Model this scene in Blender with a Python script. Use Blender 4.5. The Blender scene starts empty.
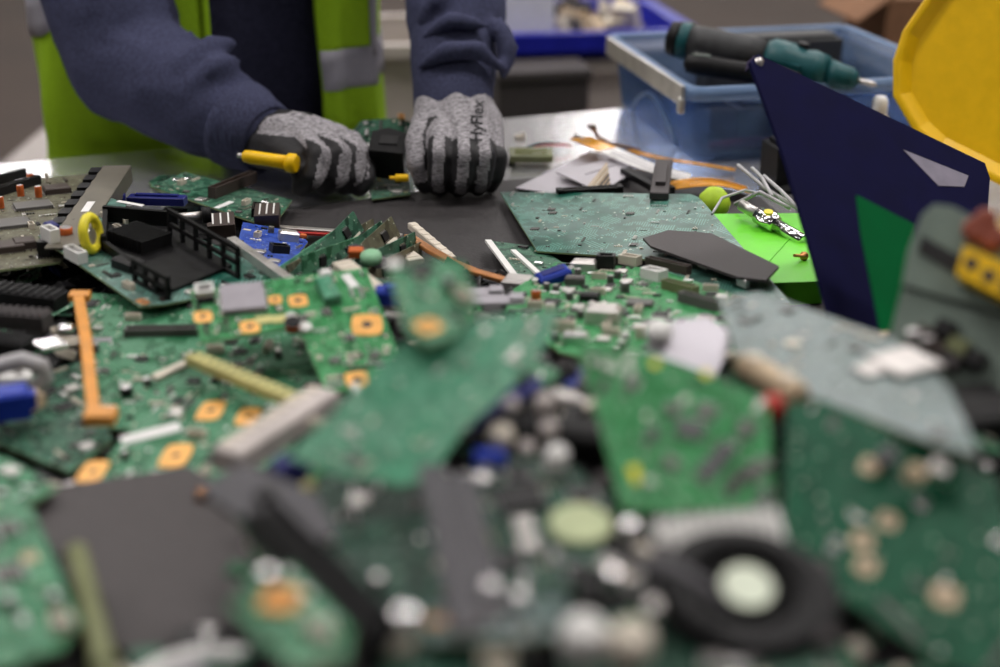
import bpy, bmesh, math, random
from mathutils import Vector, Matrix, noise
from mathutils.bvhtree import BVHTree

R = math.radians
sc = bpy.context.scene
COL = sc.collection
V = Vector

# ---------------------------------------------------------------- camera, world, lights, exposure
TZ = 0.90                      # height of the work table
CAMZ = 1.345
PITCH = R(22.8)
FPX = 1000 * 50.0 / 36.0       # focal length in pixels of the 1000 px frame

cam = bpy.data.cameras.new('camera')
cam.lens = 50.0
cam.sensor_width = 36.0
cam.clip_start = 0.02
cam.dof.use_dof = True
cam.dof.focus_distance = 1.29
cam.dof.aperture_fstop = 2.5
cam_o = bpy.data.objects.new('camera', cam)
COL.objects.link(cam_o)
cam_o.location = (0, 0, CAMZ)
cam_o.rotation_euler = (R(90) - PITCH, 0, 0)
sc.camera = cam_o

world = bpy.data.worlds.new('world')
sc.world = world
world.use_nodes = True
world.node_tree.nodes['Background'].inputs[0].default_value = (0.80, 0.78, 0.80, 1)
world.node_tree.nodes['Background'].inputs[1].default_value = 0.01

sc.view_settings.view_transform = 'Standard'
sc.view_settings.look = 'None'
sc.view_settings.gamma = 1.0
sc.view_settings.exposure = -0.26
sc.view_settings.use_curve_mapping = False

CEIL = 4.3
LAMP_ROWS = [(-1.8, 22), (1.5, 70), (4.2, 66), (7.4, 60), (10.6, 75), (13.5, 110)]   # y of the row, watts per lamp; the first row is added front fill
LAMP_X = [-4.2, -1.4, 1.4, 4.2]

FWD = V((0, math.cos(PITCH), -math.sin(PITCH)))
UP = V((0, math.sin(PITCH), math.cos(PITCH)))
RIGHT = V((1, 0, 0))
CAM = V((0, 0, CAMZ))


def ray(px, py):
    return FWD + RIGHT * ((px - 500) / FPX) + UP * ((333.5 - py) / FPX)


def P(px, py, h=0.0):
    """world point at height h above the table top that the photograph shows at (px, py)"""
    d = ray(px, py)
    return CAM + d * ((TZ + h - CAMZ) / d.z)


def D(px, py, t):
    """world point at depth t (metres along the optical axis)"""
    return CAM + ray(px, py) * t


def depth(p):
    return (V(p) - CAM).dot(FWD)


# ---------------------------------------------------------------- helpers
class MB:
    """collects shapes and links them as ONE mesh object"""

    def __init__(s):
        s.v, s.f, s.m, s.s = [], [], [], []

    def add(s, verts, faces, mat=0, M=None, smooth=False):
        b = len(s.v)
        s.v += [(M @ V(p)) if M else V(p) for p in verts]
        for f in faces:
            s.f.append([b + i for i in f])
            s.m.append(mat)
            s.s.append(smooth)
        return s

    def box(s, c, size, mat=0, rot=None, M=None, cham=0.0):
        x, y, z = size[0] / 2, size[1] / 2, size[2] / 2
        T = Matrix.Translation(c)
        if rot is not None:
            T = T @ (Matrix.Rotation(rot, 4, 'Z') if not isinstance(rot, Matrix) else rot)
        if M:
            T = M @ T
        if cham <= 0:
            vs = [(-x, -y, -z), (x, -y, -z), (x, y, -z), (-x, y, -z), (-x, -y, z), (x, -y, z), (x, y, z), (-x, y, z)]
            fs = [(3, 2, 1, 0), (4, 5, 6, 7), (0, 1, 5, 4), (1, 2, 6, 5), (2, 3, 7, 6), (3, 0, 4, 7)]
        else:
            k = cham
            vs = [(-x, -y, -z), (x, -y, -z), (x, y, -z), (-x, y, -z), (-x, -y, z - k), (x, -y, z - k), (x, y, z - k),
                  (-x, y, z - k), (-x + k, -y + k, z), (x - k, -y + k, z), (x - k, y - k, z), (-x + k, y - k, z)]
            fs = [(3, 2, 1, 0), (8, 9, 10, 11), (0, 1, 5, 4), (1, 2, 6, 5), (2, 3, 7, 6), (3, 0, 4, 7),
                  (4, 5, 9, 8), (5, 6, 10, 9), (6, 7, 11, 10), (7, 4, 8, 11)]
        return s.add(vs, fs, mat, T)

    def lathe(s, prof, seg=20, mat=0, M=None, smooth=True, caps=True):
        vs, fs = [], []
        n = len(prof)
        for i in range(seg):
            a = 2 * math.pi * i / seg
            for (r, z) in prof:
                vs.append((r * math.cos(a), r * math.sin(a), z))
        for i in range(seg):
            j = (i + 1) % seg
            for k in range(n - 1):
                fs.append((i * n + k, j * n + k, j * n + k + 1, i * n + k + 1))
        s.add(vs, fs, mat, M, smooth)
        if caps:
            b = len(s.v) - len(vs)
            if prof[0][0] > 1e-6:
                s.f.append([b + i * n for i in range(seg)][::-1]); s.m.append(mat); s.s.append(False)
            if prof[-1][0] > 1e-6:
                s.f.append([b + i * n + n - 1 for i in range(seg)]); s.m.append(mat); s.s.append(False)
        return s

    def cyl(s, c, r, h, mat=0, seg=16, M=None, axis='Z', r2=None, cham=0.0):
        T = Matrix.Translation(c)
        if axis == 'X':
            T = T @ Matrix.Rotation(R(90), 4, 'Y')
        elif axis == 'Y':
            T = T @ Matrix.Rotation(R(-90), 4, 'X')
        elif isinstance(axis, Matrix):
            T = T @ axis
        if M:
            T = M @ T
        r2 = r if r2 is None else r2
        prof = [(r, -h / 2), (r2, h / 2)] if cham <= 0 else [(r, -h / 2), (r2, h / 2 - cham), (r2 - cham, h / 2)]
        return s.lathe(prof, seg, mat, T, smooth=seg > 8)

    def torus(s, c, r1, r2, mat=0, seg=24, ring=10, M=None):
        vs, fs = [], []
        for i in range(seg):
            a = 2 * math.pi * i / seg
            for k in range(ring):
                b = 2 * math.pi * k / ring
                rr = r1 + r2 * math.cos(b)
                vs.append((rr * math.cos(a), rr * math.sin(a), r2 * math.sin(b)))
        for i in range(seg):
            for k in range(ring):
                i2, k2 = (i + 1) % seg, (k + 1) % ring
                fs.append((i * ring + k, i2 * ring + k, i2 * ring + k2, i * ring + k2))
        T = Matrix.Translation(c)
        return s.add(vs, fs, mat, (M @ T) if M else T, True)

    def prism(s, poly, z0, z1, mat=0, M=None, side=None):
        n = len(poly)
        area = sum(poly[i][0] * poly[(i + 1) % n][1] - poly[(i + 1) % n][0] * poly[i][1] for i in range(n))
        if area < 0:
            poly = poly[::-1]
        vs = [(x, y, z0) for x, y in poly] + [(x, y, z1) for x, y in poly]
        s.add(vs, [list(range(n))[::-1], list(range(n, 2 * n))], mat, M)
        s.add(vs, [(i, (i + 1) % n, n + (i + 1) % n, n + i) for i in range(n)], mat if side is None else side, M)
        return s

    def tube(s, pts, r, mat=0, seg=8, closed=False, flat=None):
        """round (or flat = width:thickness) section swept along pts"""
        pts = [V(p) for p in pts]
        n = len(pts)
        rad = r if isinstance(r, (list, tuple)) else [r] * n
        vs, fs = [], []
        ref = None
        for i in range(n):
            d = (pts[min(i + 1, n - 1)] - pts[max(i - 1, 0)])
            d = d.normalized() if d.length > 1e-9 else V((0, 0, 1))
            if ref is None:
                ref = V((0, 0, 1)) if abs(d.z) < 0.9 else V((1, 0, 0))
            a = d.cross(ref).normalized()
            b = a.cross(d).normalized()
            ref = b
            for k in range(seg):
                t = 2 * math.pi * (k + 0.5) / seg
                if flat:
                    sx = flat[0] / 2 * (1 if math.cos(t) > 0 else -1)
                    sy = flat[1] / 2 * (1 if math.sin(t) > 0 else -1)
                    vs.append(pts[i] + a * sx + b * sy)
                else:
                    vs.append(pts[i] + (a * math.cos(t) + b * math.sin(t)) * rad[i])
        for i in range(n - 1):
            for k in range(seg):
                k2 = (k + 1) % seg
                fs.append((i * seg + k, i * seg + k2, (i + 1) * seg + k2, (i + 1) * seg + k))
        fs.append(list(range(seg))[::-1])
        fs.append([(n - 1) * seg + k for k in range(seg)])
        return s.add(vs, fs, mat, None, not flat)

    def mesh(s, name, mats):
        me = bpy.data.meshes.new(name)
        me.from_pydata([tuple(p) for p in s.v], [], s.f)
        for m in (mats if isinstance(mats, (list, tuple)) else [mats]):
            me.materials.append(m)
        me.polygons.foreach_set('material_index', s.m)
        me.polygons.foreach_set('use_smooth', s.s)
        me.update()
        return me

    def build(s, name, mats, parent=None, M=None, bevel=0.0, seg=2):
        o = bpy.data.objects.new(name, s.mesh(name, mats))
        COL.objects.link(o)
        if parent:
            o.parent = parent
        if M is not None:
            o.matrix_local = M
        if bevel > 0:
            b = o.modifiers.new('bevel', 'BEVEL')
            b.width, b.segments, b.limit_method, b.angle_limit = bevel, seg, 'ANGLE', R(40)
        return o


def tag(o, label=None, cat=None, group=None, kind=None):
    if label: o['label'] = label
    if cat: o['category'] = cat
    if group: o['group'] = group
    if kind: o['kind'] = kind
    return o


def thing(name, label, cat, M, group=None):
    o = bpy.data.objects.new(name, None)
    COL.objects.link(o)
    o.empty_display_size = 0.02
    o.matrix_world = M if isinstance(M, Matrix) else Matrix.Translation(M)
    return tag(o, label, cat, group)


def basis(o, ux, n):
    """frame with origin o, x axis along ux, z axis n"""
    n = V(n).normalized()
    x = (V(ux) - n * V(ux).dot(n)).normalized()
    y = n.cross(x)
    M = Matrix((x, y, n)).transposed().to_4x4()
    M.translation = o
    return M


def evaluated(o, name, mats):
    dg = bpy.context.evaluated_depsgraph_get()
    me = bpy.data.meshes.new_from_object(o.evaluated_get(dg))
    me.name = name
    return me


def merge_blob(shapes, voxel, smooth=6, subd=0):
    """joins closed shapes (an MB) into ONE continuous skin by voxel remeshing"""
    o = shapes.build('blob', [])
    m = o.modifiers.new('r', 'REMESH'); m.mode = 'VOXEL'; m.voxel_size = voxel
    m = o.modifiers.new('s', 'SMOOTH'); m.factor = 0.5; m.iterations = smooth
    me = evaluated(o, 'blob', [])
    old = o.data
    bpy.data.objects.remove(o)
    bpy.data.meshes.remove(old)
    me.polygons.foreach_set('use_smooth', [True] * len(me.polygons))
    return me


def roughen(me, fn):
    co = [v.co.copy() for v in me.vertices]
    no = [v.normal.copy() for v in me.vertices]
    flat = []
    for c, n in zip(co, no):
        flat += (c + n * fn(c))[:]
    me.vertices.foreach_set('co', flat)
    me.update()


def capsule(mb, pts, rads, seg=14, squash=None):
    """a chain of tapered segments with round ends (closed pieces, to be merged)"""
    pts = [V(p) for p in pts]
    for i, p in enumerate(pts):
        prof = [(max(1e-5, rads[i] * math.cos(a)), rads[i] * math.sin(a)) for a in [R(-89.9 + 179.8 * k / 8) for k in range(9)]]
        mb.lathe(prof, seg, 0, Matrix.Translation(p))
        if i + 1 < len(pts):
            d = pts[i + 1] - p
            if d.length > 1e-6:
                M = Matrix.Translation(p) @ d.to_track_quat('Z', 'Y').to_matrix().to_4x4()
                mb.lathe([(rads[i], 0), (rads[i + 1], d.length)], seg, 0, M)


# ---------------------------------------------------------------- materials
def mat(name, col, rough=0.5, metal=0.0, var=0.12, scale=60.0, bump=0.0, bscale=None, spec=0.33, rvar=0.1, stretch=None, col2=None,
        coat=0.0, detail=3.0):
    m = bpy.data.materials.new(name)
    m.use_nodes = True
    nt = m.node_tree
    b = nt.nodes['Principled BSDF']
    tc = nt.nodes.new('ShaderNodeTexCoord')
    mp = nt.nodes.new('ShaderNodeMapping')
    nt.links.new(tc.outputs['Object'], mp.inputs[0])
    if stretch:
        mp.inputs['Scale'].default_value = stretch
    n = nt.nodes.new('ShaderNodeTexNoise')
    n.inputs['Scale'].default_value = scale
    n.inputs['Detail'].default_value = detail
    nt.links.new(mp.outputs[0], n.inputs[0])
    r = nt.nodes.new('ShaderNodeValToRGB')
    lo = [max(0, c * (1 - var)) for c in col[:3]]
    hi = [min(1, c * (1 + var)) for c in (col2 or col)[:3]]
    r.color_ramp.elements[0].position, r.color_ramp.elements[1].position = 0.32, 0.68
    r.color_ramp.elements[0].color = (*lo, 1)
    r.color_ramp.elements[1].color = (*hi, 1)
    nt.links.new(n.outputs[0], r.inputs[0])
    nt.links.new(r.outputs[0], b.inputs['Base Color'])
    mr = nt.nodes.new('ShaderNodeMapRange')
    mr.inputs[3].default_value = max(0.02, rough - rvar)
    mr.inputs[4].default_value = min(1, rough + rvar)
    nt.links.new(n.outputs[0], mr.inputs[0])
    nt.links.new(mr.outputs[0], b.inputs['Roughness'])
    b.inputs['Metallic'].default_value = metal
    b.inputs['Specular IOR Level'].default_value = spec
    b.inputs['Coat Weight'].default_value = coat
    if bump > 0:
        n2 = nt.nodes.new('ShaderNodeTexNoise')
        n2.inputs['Scale'].default_value = bscale or scale * 4
        nt.links.new(mp.outputs[0], n2.inputs[0])
        bp = nt.nodes.new('ShaderNodeBump')
        bp.inputs['Strength'].default_value = bump
        bp.inputs['Distance'].default_value = 0.002
        nt.links.new(n2.outputs[0], bp.inputs['Height'])
        nt.links.new(bp.outputs[0], b.inputs['Normal'])
    return m


def pcb(name, base, trace, rough=0.38, dust=0.25, dustcol=(0.45, 0.52, 0.48), cell=0.006, spec=0.2, amount=0.5, dscale=14):
    """solder mask over copper: fields, traces and vias as colour and fine relief, with dusty patches"""
    m = bpy.data.materials.new(name)
    m.use_nodes = True
    nt = m.node_tree
    N = nt.nodes.new
    L = nt.links.new
    b = nt.nodes['Principled BSDF']
    tc = N('ShaderNodeTexCoord')
    br = N('ShaderNodeTexVoronoi'); br.distance = 'CHEBYCHEV'; br.feature = 'F1'
    br.inputs['Scale'].default_value = 1 / cell
    L(tc.outputs['Object'], br.inputs[0])
    # fields: each cell a little lighter or darker
    sep = N('ShaderNodeSeparateColor'); L(br.outputs['Color'], sep.inputs[0])
    # traces: thin parallel lines whose direction changes from cell to cell
    wv = N('ShaderNodeTexWave'); wv.inputs['Scale'].default_value = 0.32 / cell * 4; wv.inputs['Distortion'].default_value = 0
    wv.bands_direction = 'X'
    wy = N('ShaderNodeTexWave'); wy.inputs['Scale'].default_value = 0.32 / cell * 4; wy.bands_direction = 'DIAGONAL'
    L(tc.outputs['Object'], wv.inputs[0]); L(tc.outputs['Object'], wy.inputs[0])
    gt = N('ShaderNodeMath'); gt.operation = 'GREATER_THAN'; gt.inputs[1].default_value = 0.5; L(sep.outputs[0], gt.inputs[0])
    mxw = N('ShaderNodeMix'); mxw.data_type = 'FLOAT'
    L(gt.outputs[0], mxw.inputs[0]); L(wv.outputs[1], mxw.inputs[2]); L(wy.outputs[1], mxw.inputs[3])
    thr = N('ShaderNodeMath'); thr.operation = 'GREATER_THAN'; thr.inputs[1].default_value = 0.55; L(mxw.outputs[0], thr.inputs[0])
    on = N('ShaderNodeMath'); on.operation = 'LESS_THAN'; on.inputs[1].default_value = amount; L(sep.outputs[1], on.inputs[0])
    msk = N('ShaderNodeMath'); msk.operation = 'MULTIPLY'; L(thr.outputs[0], msk.inputs[0]); L(on.outputs[0], msk.inputs[1])
    c1 = N('ShaderNodeMix'); c1.data_type = 'RGBA'
    c1.inputs[6].default_value = (*[c * 0.72 for c in base], 1); c1.inputs[7].default_value = (*[min(1, c * 1.25) for c in base], 1)
    L(sep.outputs[2], c1.inputs[0])
    c2 = N('ShaderNodeMix'); c2.data_type = 'RGBA'; c2.inputs[7].default_value = (*trace, 1)
    L(c1.outputs[2], c2.inputs[6]); L(msk.outputs[0], c2.inputs[0])
    # vias
    vo = N('ShaderNodeTexVoronoi'); vo.inputs['Scale'].default_value = 0.9 / cell; L(tc.outputs['Object'], vo.inputs[0])
    lt = N('ShaderNodeMath'); lt.operation = 'LESS_THAN'; lt.inputs[1].default_value = 0.12; L(vo.outputs[0], lt.inputs[0])
    c3 = N('ShaderNodeMix'); c3.data_type = 'RGBA'; c3.inputs[7].default_value = (0.55, 0.62, 0.5, 1)
    L(c2.outputs[2], c3.inputs[6]); L(lt.outputs[0], c3.inputs[0])
    # dust
    dn = N('ShaderNodeTexNoise'); dn.inputs['Scale'].default_value = dscale; dn.inputs['Detail'].default_value = 6; dn.inputs['Roughness'].default_value = 0.65
    L(tc.outputs['Object'], dn.inputs[0])
    dr = N('ShaderNodeMapRange'); dr.inputs[1].default_value = 0.42; dr.inputs[2].default_value = 0.75; dr.inputs[4].default_value = dust
    L(dn.outputs[0], dr.inputs[0])
    c4 = N('ShaderNodeMix'); c4.data_type = 'RGBA'; c4.inputs[7].default_value = (*dustcol, 1)
    L(c3.outputs[2], c4.inputs[6]); L(dr.outputs[0], c4.inputs[0])
    L(c4.outputs[2], b.inputs['Base Color'])
    rr = N('ShaderNodeMapRange'); rr.inputs[3].default_value = max(0.05, rough - 0.12); rr.inputs[4].default_value = rough + 0.2
    L(dn.outputs[0], rr.inputs[0]); L(rr.outputs[0], b.inputs['Roughness'])
    bp = N('ShaderNodeBump'); bp.inputs['Strength'].default_value = 0.35; bp.inputs['Distance'].default_value = 0.0004
    L(msk.outputs[0], bp.inputs['Height']); L(bp.outputs[0], b.inputs['Normal'])
    b.inputs['Specular IOR Level'].default_value = spec
    return m


def clear_plastic(name, col, through=0.5, rough=0.2):
    m = bpy.data.materials.new(name)
    m.use_nodes = True
    nt = m.node_tree
    b = nt.nodes['Principled BSDF']
    b.inputs['Base Color'].default_value = (*col, 1)
    b.inputs['Roughness'].default_value = rough
    t = nt.nodes.new('ShaderNodeBsdfTransparent')
    t.inputs[0].default_value = (*[min(1, 0.35 + 0.9 * c) for c in col], 1)
    n = nt.nodes.new('ShaderNodeTexNoise'); n.inputs['Scale'].default_value = 18
    tc = nt.nodes.new('ShaderNodeTexCoord'); nt.links.new(tc.outputs['Object'], n.inputs[0])
    mr = nt.nodes.new('ShaderNodeMapRange'); mr.inputs[3].default_value = through - 0.12; mr.inputs[4].default_value = through + 0.12
    nt.links.new(n.outputs[0], mr.inputs[0])
    mx = nt.nodes.new('ShaderNodeMixShader')
    nt.links.new(mr.outputs[0], mx.inputs[0]); nt.links.new(b.outputs[0], mx.inputs[1]); nt.links.new(t.outputs[0], mx.inputs[2])
    nt.links.new(mx.outputs[0], nt.nodes['Material Output'].inputs[0])
    return m


def knit(name, lo, hi):
    m = mat(name, lo, 0.9, 0, 0.1, 520, 0.5, 900, spec=0.15, stretch=(0.3, 0.6, 1.8), col2=hi, detail=4)
    return m


M = {}
M['floor'] = mat('floor_concrete', (0.046, 0.034, 0.028), 0.7, 0, 0.25, 1.2, spec=0.15)
M['wall'] = mat('wall_paint', (0.16, 0.14, 0.125), 0.8, 0, 0.1, 2)
M['ceiling'] = mat('ceiling_paint', (0.12, 0.115, 0.11), 0.8)
M['lamp'] = mat('lamp_housing', (0.7, 0.7, 0.7), 0.5)
M['steel'] = mat('brushed_steel_top', (0.74, 0.74, 0.76), 0.25, 0.85, 0.06, 30, 0.0, 300, rvar=0.03, stretch=(1, 10, 1))
M['frame'] = mat('table_frame_paint', (0.12, 0.12, 0.13), 0.5, 0.3)
M['rubber'] = mat('black_rubber_mat', (0.030, 0.027, 0.028), 0.62, 0, 0.3, 220, 0.25, 500, spec=0.35)
M['lime'] = mat('lime_mesh_fabric', (0.27, 0.46, 0.012), 0.75, 0, 0.16, 700, 0.3, 900, spec=0.2)
M['reflective'] = mat('grey_reflective_tape', (0.30, 0.29, 0.33), 0.45, 0.1, 0.1, 500, 0.1)
M['hoodie'] = mat('navy_fleece', (0.052, 0.056, 0.105), 0.95, 0, 0.2, 260, 0.35, 700, spec=0.12)
M['hoodie_rib'] = mat('navy_rib_knit', (0.050, 0.054, 0.10), 0.95, 0, 0.35, 260, 0.4, 500, spec=0.12, stretch=(2.2, 2.2, 0.15))
M['hoodie_front'] = mat('darker_navy_front', (0.032, 0.033, 0.062), 0.95, 0, 0.2, 200, spec=0.12)
M['glove_grey'] = knit('grey_melange_knit', (0.11, 0.105, 0.115), (0.40, 0.38, 0.40))
M['glove_black'] = mat('black_nitrile_coating', (0.016, 0.015, 0.017), 0.6, 0, 0.25, 300, 0.25, 800, spec=0.3)
M['ink'] = mat('black_print', (0.008, 0.008, 0.009), 0.8)
M['skin'] = mat('skin', (0.45, 0.27, 0.19), 0.5)
M['hair'] = mat('brown_hair', (0.05, 0.03, 0.02), 0.7)
M['jeans'] = mat('dark_denim', (0.02, 0.025, 0.04), 0.9)
M['boot'] = mat('boot_leather', (0.03, 0.02, 0.015), 0.6)
M['white_eye'] = mat('eye_white', (0.7, 0.7, 0.7), 0.3)

# ---------------------------------------------------------------- the hall
def struct(name, mb, m, parent=None, bevel=0.0):
    o = mb.build(name, m, parent, bevel=bevel)
    if not parent:
        tag(o, kind='structure')
    return o


struct('floor', MB().box((0, 4.5, -0.05), (22, 21, 0.1)), M['floor'])
struct('wall_back', MB().box((0, 15.1, CEIL / 2), (22, 0.2, CEIL)), M['wall'])
struct('wall_left', MB().box((-11.1, 4.5, CEIL / 2), (0.2, 21, CEIL)), M['wall'])
struct('wall_right', MB().box((11.1, 4.5, CEIL / 2), (0.2, 21, CEIL)), M['wall'])
struct('wall_front', MB().box((0, -6.1, CEIL / 2), (22, 0.2, CEIL)), M['wall'])
struct('ceiling', MB().box((0, 4.5, CEIL + 0.05), (22, 21, 0.1)), M['ceiling'])

for li_, (y, w) in enumerate(LAMP_ROWS):
    for lj_, x in enumerate(LAMP_X):
        t = thing('ceiling_light', f'fluorescent ceiling lamp, {["first", "second", "third", "fourth"][lj_]} from the left in the {["first", "second", "third", "fourth", "fifth", "last"][li_]} row', 'ceiling light', V((x, y, CEIL)), 'fluorescent lamps on the ceiling')
        hb = MB().box((0, 0, -0.02), (1.5, 0.36, 0.04))
        for s in (-1, 1):
            hb.box((0, s * 0.17, -0.055), (1.5, 0.02, 0.05))
            hb.box((s * 0.74, 0, -0.055), (0.02, 0.36, 0.05))
        hb.build('housing', M['lamp'], t)
        ld = bpy.data.lights.new('lamp_light', 'AREA')
        ld.shape, ld.size, ld.size_y = 'RECTANGLE', 1.44, 0.31
        ld.energy = w
        ld.color = (1.0, 0.955, 0.93)
        lo = bpy.data.objects.new('lamp_tube', ld)
        COL.objects.link(lo)
        lo.parent = t
        lo.location = (0, 0, -0.05)

# ---------------------------------------------------------------- work table
EDGE_A, EDGE_B = P(0, 163), P(640, 106)
EU = (EDGE_B - EDGE_A).normalized()            # along the back edge
EN = V((-EU.y, EU.x, 0))                       # away from the camera


def E(u, v, z=0.0):
    """table coordinates: u along the back edge, v towards the man"""
    return EDGE_A + EU * u + EN * v + V((0, 0, z))


table = thing('work_table', 'steel-topped work table that carries the heap of circuit boards', 'table', Matrix.Translation((EDGE_A.x, EDGE_A.y, 0)) @ Matrix.Rotation(math.atan2(EU.y, EU.x), 4, 'Z'))
TU0, TU1, TV0, TV1 = -0.75, 1.35, -1.35, 0.0
MB().box(((TU0 + TU1) / 2, (TV0 + TV1) / 2, TZ - 0.015), (TU1 - TU0, TV1 - TV0, 0.03)).build('table_top', M['steel'], table, bevel=0.003)
for u in (TU0 + 0.06, TU1 - 0.06):
    for v in (TV0 + 0.06, TV1 - 0.06):
        MB().box((u, v, (TZ - 0.03) / 2), (0.05, 0.05, TZ - 0.03)).build('leg', M['frame'], table, bevel=0.003)
for v in (TV0 + 0.06, TV1 - 0.06):
    MB().box(((TU0 + TU1) / 2, v, TZ - 0.07), (TU1 - TU0 - 0.17, 0.03, 0.06)).build('rail', M['frame'], table, bevel=0.003)
for u in (TU0 + 0.06, TU1 - 0.06):
    MB().box((u, (TV0 + TV1) / 2, TZ - 0.07), (0.03, TV1 - TV0 - 0.17, 0.06)).build('rail', M['frame'], table, bevel=0.003)

# rubber mat under the heap, its far edge in front of the gloves
mat_px = [(120, 222), (285, 213), (350, 204), (420, 194), (500, 183), (640, 172), (760, 200)]
far = [P(*p) for p in mat_px]
near = [V((0.46, 0.42, TZ)), V((-0.50, 0.42, TZ))]
mp = [(p.x, p.y) for p in far + near]
tag(MB().prism(mp, TZ, TZ + 0.003, 0).build('rubber_mat', M['rubber'], bevel=0.001), 'black rubber mat on the table in front of the two gloves', 'mat')

# ---------------------------------------------------------------- the man behind the table
YAW = math.atan2(EU.y, EU.x)
PC = V((-0.375, 1.83, 0))
PM = Matrix.Translation(PC) @ Matrix.Rotation(YAW * 0.9, 4, 'Z')
man = thing('person', 'person in a lime safety vest over a navy hoodie taking boards apart with gloved hands', 'person', PM)
PI_ = PM.inverted()


def pl(p):
    return PI_ @ V(p)


def put(name, me, mats, parent=man):
    for m in mats:
        me.materials.append(m)
    o = bpy.data.objects.new(name, me)
    COL.objects.link(o)
    o.parent = parent
    return o


# body: one skin from head to feet
b = MB()
capsule(b, [(0, 0.02, 0.98), (0, 0.02, 1.2), (0, 0.0, 1.38), (0, -0.03, 1.50), (0, -0.06, 1.56)], [0.12, 0.115, 0.12, 0.06, 0.056])
for s in (-1, 1):
    capsule(b, [(s * 0.05, 0.02, 0.97), (s * 0.10, 0.02, 0.90), (s * 0.11, 0.0, 0.52), (s * 0.115, 0.03, 0.12)], [0.12, 0.088, 0.06, 0.042])
    capsule(b, [(s * 0.115, 0.04, 0.055), (s * 0.125, -0.12, 0.035)], [0.042, 0.034])
    capsule(b, [(s * 0.06, 0, 1.40), (s * 0.17, 0, 1.41)], [0.07, 0.06])
capsule(b, [(0, -0.085, 1.665), (0, -0.075, 1.70)], [0.085, 0.092])
capsule(b, [(0, -0.115, 1.595), (0, -0.10, 1.64)], [0.052, 0.062])
capsule(b, [(0, -0.178, 1.675), (0, -0.194, 1.645)], [0.009, 0.014])
capsule(b, [(-0.018, -0.163, 1.605), (0.018, -0.163, 1.605)], [0.007, 0.007])
for s in (-1, 1):
    capsule(b, [(s * 0.088, -0.07, 1.67), (s * 0.09, -0.065, 1.645)], [0.016, 0.012])
me = merge_blob(b, 0.009, 5)
for m in ('skin', 'jeans', 'boot', 'ink'):
    me.materials.append(M[m])
for p in me.polygons:
    z = p.center.z
    p.material_index = 2 if z < 0.11 else 1 if z < 1.06 else 0
body = put('body', me, [])
hb = MB()
capsule(hb, [(0, -0.055, 1.715), (0, -0.04, 1.68), (0, -0.01, 1.60)], [0.096, 0.098, 0.07])
put('hair', merge_blob(hb, 0.008, 3), [M['hair']])
for s in (-1, 1):
    MB().lathe([(1e-5, -0.011), (0.008, -0.008), (0.011, 0), (0.008, 0.008), (1e-5, 0.011)], 12, 0, Matrix.Translation((s * 0.032, -0.162, 1.682))).build('eye', M['white_eye'], body)

# joints of the arms (right arm on the left of the picture)
RS, RE, RW = PM @ V((-0.205, 0.0, 1.40)), D(128, 62, 1.625), D(263, 138, 1.535)
LS, LE, LW = PM @ V((0.205, 0.0, 1.40)), D(458, -70, 1.70), D(453, 101, 1.575)


def lerp(a, b, t):
    return a + (b - a) * t


def limb(mb, pts, rads, n=6):
    q, r = [], []
    for i in range(len(pts) - 1):
        for k in range(n):
            q.append(lerp(pts[i], pts[i + 1], k / n)); r.append(rads[i] + (rads[i + 1] - rads[i]) * k / n)
    q.append(pts[-1]); r.append(rads[-1])
    capsule(mb, [pl(p) for p in q], r)


b = MB()
# trunk as a stack of flattened rings
T = []
for (z, a, c, y) in [(0.80, 0.175, 0.115, 0.02), (0.92, 0.18, 0.12, 0.015), (1.05, 0.185, 0.125, 0.01), (1.2, 0.195, 0.125, 0.0), (1.34, 0.20, 0.115, 0.0), (1.42, 0.175, 0.095, 0.0), (1.47, 0.10, 0.075, -0.01)]:
    T.append((z, a, c, y))
vs, fs = [], []
sg = 40
for (z, a, c, y) in T:
    for i in range(sg):
        t = 2 * math.pi * i / sg
        vs.append((a * math.copysign(abs(math.cos(t)) ** 0.8, math.cos(t)), y + c * math.copysign(abs(math.sin(t)) ** 0.8, math.sin(t)), z))
for k in range(len(T) - 1):
    for i in range(sg):
        j = (i + 1) % sg
        fs.append((k * sg + i, k * sg + j, (k + 1) * sg + j, (k + 1) * sg + i))
fs.append(list(range(sg))[::-1]); fs.append([(len(T) - 1) * sg + i for i in range(sg)])
b.add(vs, fs)
RM = lerp(RE, RW, 0.55)
limb(b, [RS, lerp(RS, RE, 0.5), RE], [0.078, 0.077, 0.072])
limb(b, [RE, RM, lerp(RE, RW, 0.93)], [0.070, 0.061, 0.042])
limb(b, [LS, lerp(LS, LE, 0.5), LE], [0.078, 0.072, 0.066])
limb(b, [LE, lerp(LE, LW, 0.30), lerp(LE, LW, 0.55), lerp(LE, LW, 0.66)], [0.066, 0.062, 0.060, 0.052])


def fold(px_pts, r=0.011):
    """a raised crease of the sleeve along points (px, py, depth)"""
    q = []
    for i in range(len(px_pts) - 1):
        for k in range(5):
            a, c = px_pts[i], px_pts[i + 1]
            q.append(D(*[a[j] + (c[j] - a[j]) * k / 5 for j in range(3)]))
    q.append(D(*px_pts[-1]))
    n = len(q)
    capsule(b, [pl(p) for p in q], [r * (0.45 + 0.55 * math.sin(math.pi * (i + 0.5) / n)) for i in range(n)], 8)


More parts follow.
